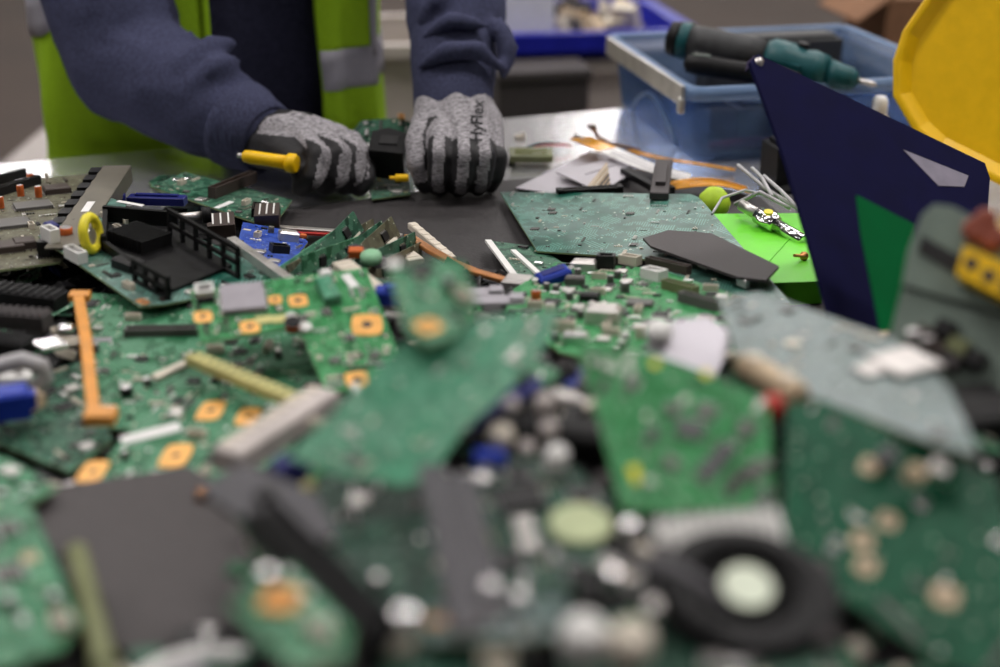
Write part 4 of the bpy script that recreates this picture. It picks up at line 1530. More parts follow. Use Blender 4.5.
b5.populate(21, 10, 260, kinds=[('chip', 7, 5, 1.5, 'midchip'), ('resistor', 5, 2.5, 1.2, 'cream'), ('crystal', 6, 4, 2, 'tin'), ('chip', 6, 5, 1.4, 'chip')])

# --- left middle board with the amber bracket
b6 = Board('circuit_board', 'large busy green board under the amber bracket at the left', CB, [(75, 294, .042), (200, 300, .045), (100, 425, .030)],
           [(72, 292), (150, 296), (330, 330), (330, 400), (190, 430), (98, 428)], GREEN, axis=(5, 4))
b6.px('connector', 165, 334, 60, 8, 6, 'midchip', 4); b6.px('capacitor', 127, 395, 9, 9, 7, 'chip'); b6.px('chip', 220, 330, 26, 20, 3, 'midchip')
b6.px('sticker', 100, 340, 18, 6, 0.6, 'greychip', 5); b6.px('chip', 172, 372, 8, 30, 3, 'cream', -35)
b6.populate(22, 34, 420, smallmats=('cream', 'midchip', 'tin', 'white'))
a, m_, c = P(78, 293, .056), P(86, 340, .056), P(94, 416, .050)
am = MB().tube([a, m_, c], 0.004, 0, 4, flat=(0.0085, 0.004))
am.box((0, 0, 0), (0.020, 0.014, 0.008), 0, None, basis(P(101, 416, .050), RIGHT, V((0, -.1, 1))))
am.box((0, 0, 0), (0.016, 0.010, 0.006), 0, None, basis(P(80, 296, .056), RIGHT, V((0, -.1, 1))))
tag(am.build('amber_bracket', M['amber'], bevel=0.001), 'long amber plastic bracket lying on the left board', 'bracket')

b7 = Board('circuit_board', 'green board with gold pads and a white sticker below the amber bracket', CB, [(130, 440, .040), (290, 400, .048), (200, 470, .042)],
           [(92, 478), (130, 428), (190, 384), (330, 412), (300, 470), (190, 486)], GREEN, axis=(0, 5))
for (x, y, s_) in ((211, 411, 17), (248, 417, 15), (176, 456, 18), (93, 472, 16)):
    b7.px('pad', x, y, s_, s_ * 1.6, 0.6, 'gold', 10)
b7.px('sticker', 151, 434, 38, 12, 0.8, 'paper', 38)
b7.populate(23, 14, 200, smallmats=('cream', 'midchip', 'white'))
Mx, L_ = bar_frame((192, 360, .060), (306, 402, .064))
t = thing('socket_strip', 'pale yellow socket strip lying across the left green boards', 'strip', Mx)
MB().box((0, 0, 0), (L_, 0.011, 0.007), 0, cham=.001).build('strip_body', M['paleyel'], t)
for k in range(14):
    MB().box((-L_ * 0.46 + k * L_ * 0.92 / 13, 0, 0.0036), (0.0035, 0.005, 0.0012)).build('socket', M['olive'], t)
Mx, L_ = bar_frame((226, 458, .082), (326, 400, .078))
t = thing('cream_connector', 'long pale cream connector left of the big pale green board', 'connector', Mx)
MB().box((0, 0, 0), (L_, 0.021, 0.014), 0, cham=.002).build('housing', M['paleblock'], t)
for k in range(9):
    MB().box((-L_ * 0.42 + k * L_ * 0.105, 0.004, 0.0072), (L_ * 0.05, 0.008, 0.0016)).build('key', M['cream'], t)

# --- far left dark corner
bars = [((-20, 292, .050), (62, 300, .052), 20, 12, 'black', 'black ribbed bar below the brown motherboard at the left edge'),
        ((-25, 314, .052), (48, 322, .050), 16, 12, 'dgrey', 'dark grey ribbed bar second from the brown motherboard'),
        ((-30, 338, .045), (30, 352, .042), 18, 14, 'black', 'short black ribbed bar beside the shiny white chip')]
for i, (a, c, w_, h_, m_, lab) in enumerate(bars):
    Mx, L_ = bar_frame(a, c)
    t = thing('ribbed_bar', lab, 'bar', Mx)
    MB().box((0, 0, 0), (L_, w_ * MM, h_ * MM), 0, cham=.001).build('bar_body', M[m_], t)
    for k in range(10):
        MB().box((-L_ * 0.45 + k * L_ * 0.1, 0, h_ * MM / 2), (L_ * 0.04, w_ * MM * 0.9, 0.003)).build('rib', M[m_], t)
sh = MB().box((0, 0, 0.002), (0.020, 0.019, 0.004), 0, cham=.0012)
solid('metal_cover', 'square shiny metal cover, brightest spot at the left edge', 'cover', sh, M['chrome'], basis(P(50, 347, .050), RIGHT + FWD * 0.9, V((0.0, .06, 1))), bevel=.0004)
solid('metal_button', 'round shiny metal cap above the square shiny cover', 'cap', MB().lathe([(.0065, 0), (.0068, .003), (.005, .005), (1e-5, .0056)], 16), M['chrome'], basis(P(66, 331, .050), RIGHT, V((0, .08, 1))))
cb = MB().tube([P(-20, 372, .050), P(0, 366, .062), P(22, 360, .066), P(42, 366, .060), P(46, 378, .050), P(36, 388, .045)], 0.0058, 0, 10)
tag(cb.build('grey_cable', M['cable']), 'thick grey cable looped over the left edge of the heap', 'cable')
solid('blue_plug', 'dark blue plug at the left edge under the grey cable', 'plug', MB().box((0, 0, 0.008), (0.034, 0.022, 0.018), 0, cham=.002).box((.018, 0, .008), (.006, .012, .010), 0), M['blue'], basis(P(4, 414, .045), RIGHT + FWD * .4, V((0, 0, 1))))
solid('tan_connector', 'tan connector beside the dark blue plug at the left', 'connector', MB().box((0, 0, .004), (.026, .014, .010), 0, cham=.002).cyl((.009, 0, .010), .004, .004, 0, 10).cyl((-.007, 0, .010), .004, .004, 0, 10), M['tan'], basis(P(24, 404, .045), RIGHT - FWD * .5, V((0, 0, 1))))
solid('white_clip', 'white plastic clip under the grey cable loop', 'clip', MB().box((0, 0, .003), (.024, .014, .007), 0, cham=.0015).box((.004, .002, .009), (.006, .006, .006)), M['white'], basis(P(14, 383, .044), RIGHT + FWD * .3, V((0, 0, 1))))
b8 = Board('circuit_board', 'dusty grey-green board at the left under the dark blue plug', CB, [(20, 400, .030), (90, 380, .030), (60, 460, .032)],
           [(-15, 390), (85, 360), (112, 440), (70, 472), (-10, 440)], DARKG)
b8.populate(24, 14, 120)
b9 = Board('circuit_board', 'small plain green board at the left edge above the blurred corner board', CB, [(0, 460, .060), (52, 484, .060), (0, 500, .062)],
           [(-40, 446), (8, 458), (58, 488), (18, 512), (-40, 500)], GREEN)
b9.populate(25, 3, 30)

# --- the two boards on the mat, middle
b10 = Board('circuit_board', 'wide dusty teal board lying flat on the black mat right of the gloves', CB, [(500, 193, .012), (697, 196, .027), (600, 257, .024)],
            [(500, 192), (690, 194), (699, 197), (790, 302), (700, 300), (655, 262), (640, 258), (537, 251)], TEAL, axis=(0, 1))
b10.populate(31, 5, 300, kinds=[('chip', 8, 6, 1.2, 'midchip'), ('resistor', 5, 3, 1, 'cream')], smallmats=('satin', 'cream', 'tin', 'midchip'))
pl_ = Board('cover_plate', 'dark grey cover plate lying across the teal board', 'plate', [(645, 237, .038), (712, 233, .040), (765, 278, .046)],
            [(643, 238), (668, 230), (711, 233), (779, 266), (766, 280), (738, 277), (651, 246)], 'dgrey', axis=(0, 5), th=.0022, edge='dgrey', part='plate')
for (x, y) in ((668, 243), (706, 258), (745, 276)):
    q = pl_.at(x, y)
    MB().box((q[0], q[1] - .002, -.005), (.012, .004, .007), 0, cham=.001).build('tab', M['satin'], pl_.root)
b11 = Board('circuit_board', 'small green board with a white edge in front of the teal board', CB, [(487, 241, .014), (541, 248, .014), (520, 287, .030)],
            [(486, 240), (540, 247), (590, 282), (522, 290)], DARKG)
for (a, c, w_) in (((488, 242), (521, 286), 6), ((513, 252), (546, 282), 5)):
    (xa, ya), (xc, yc) = b11.at(*a), b11.at(*c)
    MB().box((0, 0, 0.0012), (math.hypot(xc - xa, yc - ya), w_ * MM, 0.0024)).build('white_strip', M['white'], b11.root, Matrix.Translation(((xa + xc) / 2, (ya + yc) / 2, 0)) @ Matrix.Rotation(math.atan2(yc - ya, xc - xa), 4, 'Z'))
b11.populate(32, 4, 30)
hp = thing('heat_pipe', 'copper heat pipe bent across the mat to a silver clamp', 'heat pipe', Matrix.Translation(P(470, 270, .03)))
hi = hp.matrix_world.inverted()
pts = [P(408, 236, .030), P(430, 250, .034), P(452, 262, .036), P(475, 272, .036), P(500, 279, .036), P(520, 284, .036)]
MB().tube([hi @ p for p in pts], 0.004, 0, 4, flat=(0.009, 0.0042)).build('pipe', M['copper'], hp, bevel=.0012)
MB().box((0, 0, 0), (0.024, 0.020, 0.012), 0, cham=.002, M=hi @ basis(P(518, 284, .036), RIGHT + FWD * -.3, V((0, 0, 1)))).build('clamp', M['satin'], hp)
vg = thing('video_port', 'blue video connector beside the silver clamp of the heat pipe', 'connector', basis(P(554, 283, .040), RIGHT + FWD * .55, V((-0.1, -.25, 1))))
MB().box((0, 0, 0.006), (0.028, 0.014, 0.012), 0, cham=.002).build('shell', M['blue'], vg)
MB().box((0, 0.001, 0.0122), (0.020, 0.007, 0.001), 0).build('pin_face', M['navyp'], vg)
for s in (-1, 1):
    MB().cyl((s * 0.0165, 0, 0.005), 0.003, 0.010, 0, 6).build('hex_screw', M['tin'], vg)
for i, (x, y, z_, lab) in enumerate(((470, 292, .058, 'flat silver blade lying under the copper heat pipe'), (490, 300, .064, 'second flat silver blade, nearest the big pale green board'))):
    mb = MB().box((0, 0, 0), (.052, .013, .002), 0, cham=.0005).box((.02, 0, .002), (.010, .010, .003))
    solid('metal_strip', lab, 'blade', mb, M['lav'], basis(P(x, y, z_), RIGHT + FWD * .05 * i, V((0, -.1, 1))))
# crowded motherboard
b12 = Board('motherboard', 'crowded green motherboard with silver and black sockets in the middle of the heap', CB, [(520, 275, .040), (700, 275, .044), (600, 345, .060)],
            [(512, 290), (556, 262), (655, 268), (752, 300), (730, 352), (640, 372), (560, 352), (505, 312)], BRIGHT, axis=(1, 2))
for (k_, x, y, w_, d_, h_, m_, r_) in (('shield', 584, 270, 21, 14, 9, 'satin', 4), ('connector', 606, 268, 15, 12, 12, 'chip', 4), ('shield', 604, 322, 25, 18, 13, 'satin', 3), ('block', 575, 284, 16, 9, 7, 'midchip', 10),
                                       ('connector', 630, 264, 18, 10, 8, 'cream', -20), ('connector', 654, 279, 20, 12, 9, 'white', -30), ('connector', 680, 292, 34, 8, 8, 'olive', -32), ('connector', 700, 306, 40, 8, 8, 'midchip', -32),
                                       ('capacitor', 625, 292, 8, 8, 8, 'midchip', 0), ('capacitor', 550, 312, 8, 8, 7, 'cream', 0), ('connector', 560, 330, 22, 8, 7, 'cream', 8), ('chip', 640, 305, 20, 14, 3, 'midchip', 6),
                                       ('capacitor', 640, 338, 7, 7, 9, 'cream', 0), ('capacitor', 625, 345, 7, 7, 9, 'tin', 0), ('block', 590, 300, 15, 10, 6, 'chip', 0), ('slot', 668, 270, 46, 7, 8, 'brownchip', -30),
                                       ('shield', 575, 342, 18, 12, 7, 'tin', 8), ('capacitor', 536, 300, 8, 8, 8, 'orange', 0)):
    b12.px(k_, x, y, w_, d_, h_, m_, r_)
b12.populate(33, 95, 520, smallmats=('cream', 'chip', 'tin', 'white', 'midchip'))

# --- right half of the far side: display parts, flat cables, lime block
z0 = .006
t = thing('display_module', 'small olive display module on the bare table beside the left hand glove', 'display', basis(P(531, 155, .010), EU + EN * -.35, V((0, 0, 1))))
MB().box((0, 0, 0), (.050, .040, .008)).build('casing', M['olive'], t, bevel=.001)
MB().box((0, .001, .0043), (.038, .026, .0010)).build('screen', M['lcd'], t)
ws = [(P(530, 147, .004), P(552, 143, .014), P(572, 146, .006), 'red', 'thin red wire behind the olive display module'), (P(526, 149, .004), P(540, 140, .018), P(560, 144, .005), 'teal', 'thin teal wire behind the olive display module')]
for a, m_, c, col, lab in ws:
    q = [a * (1 - u) ** 2 + m_ * 2 * u * (1 - u) + c * u * u for u in [k / 8 for k in range(9)]]
    tag(MB().tube(q, .0013, 0, 6).build('wire', M[col]), lab, 'wire')
for i, (x, y, w_, m_, lab) in enumerate(((520, 139, 10, 'cream', 'cream plug left of the thin red wire'), (582, 141, 9, 'cream', 'cream plug right of the thin red wire'), (598, 146, 8, 'tan', 'tan plug at the stem of the brown flat cable'), (512, 163, 8, 'chip', 'black chip in front of the olive display module'))):
    mb = MB().box((0, 0, w_ * .25 * MM), (w_ * 1.3 * MM, w_ * MM, w_ * .5 * MM), 0, cham=.0008).box((w_ * .3 * MM, 0, w_ * .6 * MM), (w_ * .4 * MM, w_ * .5 * MM, w_ * .3 * MM))
    solid('small_plug', lab, 'plug', mb, M[m_], Matrix.Translation(P(x, y)) @ Matrix.Rotation(.5 * i, 4, 'Z'))
for i, (o_, z_, lab) in enumerate((([(515, 188), (590, 151), (640, 160), (574, 196)], .006, 'pale lavender metal sheet lying on the table by the left hand glove'), ([(556, 172), (612, 158), (634, 172), (600, 192)], .013, 'smaller pale sheet on top of the lavender sheet'))):
    bo = Board('metal_sheet', lab, 'sheet', [(515, 188, z_), (590, 151, z_), (574, 196, z_)], o_, 'lav', th=.0012, edge='dgrey', part='sheet')
    q = bo.at(*[(550, 170), (600, 170)][i])
    MB().box((q[0], q[1], .0004), (.05, .0012, .0008), 0, .1).build('crease', M['greychip'], bo.root)
Mx, L_ = bar_frame((557, 194, .016), (622, 190, .016))
t = thing('socket_bar', 'black socket bar lying at the back edge of the teal board', 'connector', Mx)
MB().box((0, 0.004, 0), (L_, .003, .010)).box((0, -.004, 0), (L_, .003, .010)).box((-L_ / 2 + .003, 0, 0), (.006, .011, .011)).box((L_ / 2 - .003, 0, 0), (.006, .011, .011)).build('housing', M['black'], t)
MB().box((0, 0, 0), (L_ * .8, .004, .007)).build('contact_row', M['cream'], t)
ba, bc, bd, be = P(586, 188, .012), P(607, 162, .030), P(611, 188, .012), P(596, 188, .010)
n_ = (bc - ba).cross(bd - ba).normalized()
if n_.dot(FWD) > 0:
    n_ = -n_
Mx = basis(ba, bd - ba, n_); iv = Mx.inverted()
t = thing('ribbed_heat_sink', 'small tan ribbed triangle piece propped on the lavender sheet', 'heat sink', Mx)
pq = [((iv @ p).x, (iv @ p).y) for p in (ba, bc, bd)]
MB().prism(pq, -.0022, 0).build('plate', M['tan'], t)
for k in range(5):
    f0 = (k + 0.8) / 5.6
    a = V((*pq[0], 0)).lerp(V((*pq[2], 0)), f0); c = V((*pq[1], 0)).lerp(V((*pq[2], 0)), f0)
    MB().box((0, 0, .0008), ((c - a).length * .95, .0014, .0018), 0, None, Matrix.Translation((a + c) / 2) @ Matrix.Rotation(math.atan2((c - a).y, (c - a).x), 4, 'Z')).build('fin', M['cream' if k < 2 else 'mgrey'], t)


def flat_cable(name, label, pts, w, m, th=.0007, ends=None):
    """a thin flat cable bent along points (px, py, h), widths in mm"""
    q = [P(*p) for p in pts]
    f = []
    for i in range(len(q) - 1):
        p0, p1, p2, p3 = q[max(i - 1, 0)], q[i], q[i + 1], q[min(i + 2, len(q) - 1)]
        for k in range(6):
            u = k / 6
            f.append(0.5 * (p1 * 2 + (p2 - p0) * u + (p0 * 2 - p1 * 5 + p2 * 4 - p3) * u * u + (p1 * 3 - p0 - p2 * 3 + p3) * u ** 3))
    f.append(q[-1])
    O = sum(f, V((0, 0, 0))) / len(f)
    t = thing(name, label, 'cable', Matrix.Translation(O))
    MB().tube([p - O for p in f], 1, 0, 4, flat=(w * MM, th)).build('film', M[m], t)
    return t, [p - O for p in f]


t, f = flat_cable('flat_cable', 'white and amber flat cable lying across the table below the blue tote', [(580, 138, .018), (600, 146, .022), (625, 157, .018), (652, 168, .016), (690, 178, .008)], 26, 'white')
MB().tube(f[:9], 1, 0, 4, flat=(.0268, .0014)).build('amber_end', M['amberflex'], t)
MB().box(f[0], (.004, .030, .003), 0, Matrix.Rotation(R(20), 4, 'Z')).build('stiffener', M['chip'], t)
for k in (-.008, 0, .008):
    MB().tube([p + V((k * .3, k, .0006)) for p in f[9:]], 1, 0, 4, flat=(.0016, .0006)).build('conductor', M['lav'], t)
t, f = flat_cable('flat_cable', 'wide amber film cable lying left of the lime block', [(668, 186, .014), (700, 182, .020), (722, 183, .018), (748, 190, .010)], 34, 'amberflex')
for k in (-.010, .009):
    MB().tube([p + V((0, k, .0008)) for p in f[4:]], 1, 0, 4, flat=(.002, .0008)).build('conductor', M['gold'], t)
t, f = flat_cable('flat_cable', 'narrow brown flat cable curling up behind the white and amber cable', [(592, 126, .034), (598, 136, .020), (612, 144, .010), (640, 150, .004)], 9, 'card')
MB().box(f[0], (.010, .008, .003)).build('plug', M['brownchip'], t)
t, f = flat_cable('flat_cable', 'long amber film strip lying along the foot of the blue tote', [(630, 150, .006), (660, 158, .012), (700, 164, .010), (735, 170, .006)], 10, 'amberflex')
Mx, L_ = bar_frame((664, 162, .030), (659, 196, .030))
solid('black_clip', 'upright black clip across the white flat cable', 'clip', MB().box((0, 0, 0), (L_, .019, .007), 0, cham=.001).box((0, 0, .005), (L_ * .6, .010, .005)), M['dgrey'], Mx)
Mx, L_ = bar_frame((624, 170, .016), (668, 196, .014))
solid('black_bracket', 'thin black bracket under the white flat cable', 'bracket', MB().box((0, 0, 0), (L_, .009, .007)).box((L_ * .42, .006, .002), (.010, .008, .010)), M['black'], Mx)

# lime block with the chrome plug on it
la, lb, lc = P(700, 212, .040), P(786, 212, .040), P(773, 283, .040)
lm = [P(690, 214, .024), P(812, 213, .024), P(824, 281, .024), P(745, 284, .024)]
lx = (lm[2] - lm[3]).normalized()
ly = V((-lx.y, lx.x, 0))
Lo = lm[3]
LM = basis(Lo + V((0, 0, -.024)), lx, V((0, 0, 1)))
li = LM.inverted()
lp = [((li @ p).x, (li @ p).y) for p in lm]
lb_ = thing('lime_block', 'lime green plastic block lying in front of the navy binder', 'block', LM)
MB().prism(lp, .0035, .024).build('block_body', M['lime_pl'], lb_, bevel=.002)
q = [li @ P(768, 262, .024), li @ P(800, 226, .024)]
MB().box((0, 0, .0242), ((q[1] - q[0]).length, .002, .001), 0, None, Matrix.Translation(((q[0] + q[1]) / 2).xy.to_3d()) @ Matrix.Rotation(math.atan2((q[1] - q[0]).y, (q[1] - q[0]).x), 4, 'Z')).build('seam', M['lime_pl'], lb_)
cp = thing('chrome_plug', 'shiny metal plug lying on the lime green block', 'plug', basis(P(752, 211, .036), P(806, 233, .034) - P(752, 211, .036), V((0, -.2, 1))))
Lc = (P(806, 233, .034) - P(752, 211, .036)).length
MB().cyl((Lc * .30, 0, 0), .0085, Lc * .34, 0, 18, None, 'X', cham=.0015).cyl((Lc * .72, 0, 0), .0065, Lc * .5, 0, 18, None, 'X', cham=.001).build('barrel', M['chrome'], cp)
MB().torus((Lc * .30, 0, .002), .0095, .0028, 0, 20, 8, None).build('collar', M['chrome'], cp)
MB().cyl((-.004, 0, 0), .0055, .022, 0, 12, None, 'X').build('sleeve', M['satin'], cp)
MB().cyl((Lc * .30, 0, .0088), .0045, .002, 0, 14).build('yellow_core', M['lemon'], cp)
tag(MB().lathe([(1e-5, -.017), (.008, -.015), (.0145, -.008), (.017, 0), (.0145, .008), (.008, .015), (1e-5, .017)], 20, 0, None).build('rubber_ball', M['tennis'], None, Matrix.Translation(P(714, 203, .022))), 'yellow-green rubber ball at the far corner of the lime block', 'ball')
for i, pts in enumerate(([(735, 204, .03), (760, 192, .05), (790, 208, .040)], [(738, 165, .05), (765, 188, .045), (800, 210, .040)], [(752, 168, .055), (762, 178, .05), (772, 196, .046)], [(764, 176, .05), (780, 190, .05), (804, 214, .040)], [(712, 214, .046), (722, 198, .05), (745, 190, .05), (770, 196, .044)])):
    q = [P(*p) for p in pts]
    f = []
    for k in range(len(q) - 1):
        for u in range(5):
            f.append(q[k].lerp(q[k + 1], u / 5))
    f.append(q[-1])
    lab = ['grey wire nearest the chrome plug', 'long grey wire sticking up left of the binder', 'short grey wire standing between the longer ones', 'grey wire touching the navy binder', 'pale thin cable looping over the rubber ball'][i]
    tag(MB().tube(f, .0019 if i < 4 else .0014, 0, 7).build('wire', M['cable']), lab, 'wire', None)
sc_ = MB().lathe([(.0015, -.012), (.0015, 0), (.004, 0), (.004, .003), (.002, .0035)], 10)
solid('screw', 'single brown screw lying on the lime block', 'screw', sc_, M['copper'], basis(P(803, 256, .028), V((0, 0, 1)), RIGHT + FWD * .8))
dkb = MB().box((0, 0, .024), (.08, .045, .048)).box((0, 0, .0505), (.068, .034, .006))
solid('black_case', 'black case in shadow between the blue tote and the navy binder', 'case', dkb, M['black'], Matrix.Translation(P(800, 184)) @ Matrix.Rotation(.25, 4, 'Z') @ Matrix.Rotation(R(0), 4, 'X'), bevel=.002)

# ================================================================ nearest part of the heap
fa = Board('circuit_board', 'big pale green board tilted up in the middle of the foreground', CB, [(292, 455, .136), (405, 345, .166), (560, 312, .172)],
           [(288, 457), (400, 345), (480, 318), (560, 309), (548, 342), (520, 378), (462, 432), (430, 478), (400, 486), (335, 474)], PALE, axis=(0, 1))
fa.populate(41, 5, 60, kinds=[('chip', 7, 5, 1.2, 'midchip'), ('resistor', 4, 2, 1, 'cream')], smallmats=('satin', 'cream'))
fa2 = Board('circuit_board', 'small green board with a copper-ringed hole behind the big pale green board', CB, [(395, 270, .185), (462, 262, .185), (430, 340, .172)],
            [(388, 270), (420, 260), (464, 262), (478, 306), (452, 338), (425, 346), (406, 330)], GREEN)
fa2.px('pad', 428, 327, 13, 13, 0.8, 'gold'); fa2.px('disc', 421, 282, 5, 5, 0.8, 'chip', 0, 'hole_ring'); fa2.px('disc', 394, 266, 9, 9, 2, 'white', 0, 'spacer')
fa2.populate(42, 3, 20)
Mx, L_ = bar_frame((462, 438, .118), (535, 372, .132))
solid('blue_strip', 'dark blue strip under the right edge of the big pale green board', 'strip', MB().box((0, 0, 0), (L_, .011, .005), 0, cham=.001).box((0, .003, .003), (L_ * .9, .003, .002)), M['navyp'], Mx)
fb = Board('circuit_board', 'bright green board standing tilted in the foreground right of the centre', CB, [(580, 345, .166), (765, 400, .150), (622, 510, .118)],
           [(577, 344), (640, 349), (768, 398), (774, 506), (700, 512), (622, 510), (604, 440)], BRIGHT, axis=(1, 2))
for (x, y, s_) in ((655, 364, 5), (706, 374, 5), (634, 471, 6), (636, 480, 4)):
    fb.px('disc', x, y, s_, s_, 0.5, 'lemon', 0, 'solder_pad')
for (x, y, w_, d_, m_, r_) in ((716, 462, 8, 24, 'mgrey', -14), (738, 480, 6, 18, 'dgrey', -14), (690, 430, 14, 8, 'mgrey', 10), (706, 412, 10, 7, 'midchip', 10), (745, 430, 8, 7, 'midchip', 10), (672, 410, 8, 5, 'midchip', 10), (758, 470, 7, 12, 'midchip', -14)):
    fb.px('chip', x, y, w_, d_, 1.6, m_, r_)
fb.populate(43, 4, 60, kinds=[('chip', 7, 5, 1.2, 'midchip'), ('chip', 5, 8, 1.2, 'mgrey')], smallmats=('midchip', 'satin'))
fc = Board('circuit_board', 'large dark green board with tan pads in the lower right corner', CB, [(790, 405, .146), (995, 480, .132), (790, 560, .108)],
           [(786, 404), (822, 400), (996, 478), (1015, 560), (1020, 690), (940, 664), (862, 610), (783, 560)], pcb('deep_green_solder_mask', (0.004, 0.066, 0.031), (0.015, 0.10, 0.052), 0.4, 0.06, (0.2, 0.36, 0.28), spec=0.12, amount=0.25), axis=(1, 2))
for (x, y, w_, d_) in ((870, 466, 9, 10), (888, 521, 9, 9), (862, 541, 10, 9), (866, 566, 10, 9), (945, 596, 12, 11)):
    fc.px('pad', x, y, w_, d_, 0.5, 'tan', 10)
fc.px('disc', 824, 579, 8, 8, 0.5, 'satin', 0, 'hole_ring'); fc.px('disc', 833, 424, 6, 6, 0.6, 'midchip', 0, 'hole_ring'); fc.px('sticker', 900, 620, 26, 3, 0.4, 'midchip', -22)
fc.populate(44, 3, 25, kinds=[('chip', 6, 4, 1.0, 'midchip')], smallmats=('midchip', 'satin'))
fd = Board('circuit_board', 'dusty grey-green shiny board lying flat in front of the navy binder', CB, [(722, 300, .122), (890, 342, .140), (765, 376, .132)],
           [(718, 298), (760, 292), (892, 338), (950, 388), (980, 455), (935, 444), (770, 380), (735, 352)], GREYG, axis=(0, 2))
fd.px('disc', 793, 344, 10, 14, 1.2, 'cream', 0, 'hole_ring')
fd.px('shield', 905, 366, 34, 26, 4, 'satin', -20, 'metal_shield'); fd.px('shield', 872, 372, 16, 14, 2.5, 'satin', -20, 'metal_shield')
fd.px('capacitor', 914, 343, 9, 9, 7, 'midchip', 0); fd.px('capacitor', 928, 350, 8, 8, 7, 'brownchip', 0)
fd.populate(45, 8, 90, kinds=[('chip', 8, 6, 1.2, 'midchip'), ('resistor', 5, 3, 1.2, 'satin')], smallmats=('satin', 'midchip', 'cream'))
Mx, L_ = bar_frame((742, 372, .137), (800, 396, .143))
t = thing('tan_connector', 'rounded tan connector between the bright green and grey-green boards', 'connector', Mx)
MB().box((0, 0, .004), (L_, .013, .011), 0, cham=.003).build('housing', M['tan'], t, bevel=.002)
for s in (-1, 1):
    MB().cyl((s * L_ * .28, 0, .0095), .004, .002, 0, 12).build('peg', M['cream'], t)
solid('red_plug', 'small red plug below the rounded tan connector', 'plug', MB().lathe([(.006, 0), (.006, .008), (.004, .011), (1e-5, .0115)], 14), M['red'], basis(P(771, 416, .140), RIGHT, V((0, -.2, 1))))
pt = thing('metal_plate', 'pale metal plate with a round knob behind the bright green board', 'plate', basis(P(694, 345, .118), RIGHT + FWD * -.42, V((.05, -.55, 1))))
pq = [(-.030, -.016), (.016, -.022), (.022, .012), (.004, .022), (-.016, .012)]
MB().prism(pq, 0, .003).build('plate', M['lav'], pt, bevel=.0008)
MB().lathe([(.008, 0), (.0085, .006), (.006, .009), (1e-5, .0095)], 16, 0, Matrix.Translation((-.022, -.002, .003))).build('knob', M['white'], pt)

# --- grey-green module at the right edge
mo = D(940, 310, .80)
mn = V((-.34, -.68, .55)).normalized()
MOD = basis(mo, RIGHT + V((0, -.4, -.45)), mn)
mi = MOD.inverted()


def mp_(pxs):
    return plane_poly(pxs, mi, mo, mn)


md = thing('relay_module', 'grey-green upright module with a yellow block at the right edge', 'module', MOD)
MB().prism(mp_([(922, 214), (934, 204), (952, 206), (1030, 246), (1060, 330), (902, 284), (908, 250)]), -.034, 0).build('upper_case', M['fr4grey'], md, bevel=.002)
MB().prism(mp_([(901, 287), (1056, 333), (1040, 480), (985, 450), (878, 400), (888, 340)]), -.034, -.003).build('lower_case', M['fr4grey'], md, bevel=.002)
MB().prism(mp_([(901, 282), (1056, 328), (1056, 335), (900, 289)]), -.032, -.0045).build('seam', M['darkseam'], md)
MB().prism(mp_([(922, 236), (962, 258), (958, 276), (918, 252)]), 0, .0012).build('slot', M['chip'], md)
MB().prism(mp_([(966, 254), (1030, 282), (1024, 316), (958, 282)]), 0, .016).build('yellow_block', M['yellow'], md, bevel=.0015)
for (x, y) in ((973, 272), (990, 284), (1008, 294)):
    c = mi @ on_plane(x, y, mo, mn)
    MB().cyl((c.x, c.y, .0163), .0038, .001, 0, 12).build('terminal_hole', M['brownchip'], md)
for (x, y, r_) in ((976, 232, .009), (992, 240, .009), (986, 222, .008)):
    c = mi @ on_plane(x, y, mo, mn)
    MB().cyl((c.x, c.y, .004), r_ * .85, .008, 0, 8, cham=.002).build('red_terminal', M['rust'], md)
for (x, y, m_) in ((925, 336, 'brownchip'), (945, 330, 'chip'), (935, 350, 'brownchip'), (958, 348, 'olive'), (975, 360, 'chip'), (950, 362, 'dgrey')):
    c = mi @ on_plane(x, y, mo, mn)
    MB().box((c.x, c.y, .001), (.012, .010, .009), 0, cham=.0015).build('component', M[m_], md)
for i, (x, y, z_, s_, lab) in enumerate(((975, 400, .125, (.05, .045, .05), 'black housing at the right edge below the grey-green module'), (580, 425, .118, (.026, .085, .07), 'tall black housing filling the dark gap left of the bright green board'), (905, 425, .118, (.06, .022, .018), 'black bar under the front edge of the grey-green board'))):  # tall housing enlarged, its black standing in for the shaded gap
    c = P(x, y, z_)
    mb = MB().box((0, 0, -s_[2] / 2), s_, 0, cham=.003).box((0, 0, -.001), (s_[0] * .6, s_[1] * .6, .004)).box((0, -s_[1] / 2, -s_[2] * .5), (s_[0] * .5, .003, s_[2] * .5))
    solid('black_housing', lab, 'housing', mb, M['black'], Matrix.Translation(c) @ Matrix.Rotation(.3 + i, 4, 'Z'), bevel=.0015)
for i, (x, y, m_, lab) in enumerate(((886, 458, 'mgrey', 'dull grey nut above the dark green board'), (938, 470, 'satin', 'silver nut at the top right of the dark green board'), (915, 474, 'tan', 'tan nut between the dull grey and the silver nut'))):
    solid('metal_nut', lab, 'nut', MB().lathe([(.002, -.003), (.005, -.003), (.005, .003), (.002, .003), (.002, -.003)], 6, 0, None, False, False), M[m_], basis(P(x, y, .139), RIGHT, V((.2 * i, -.3, 1))))

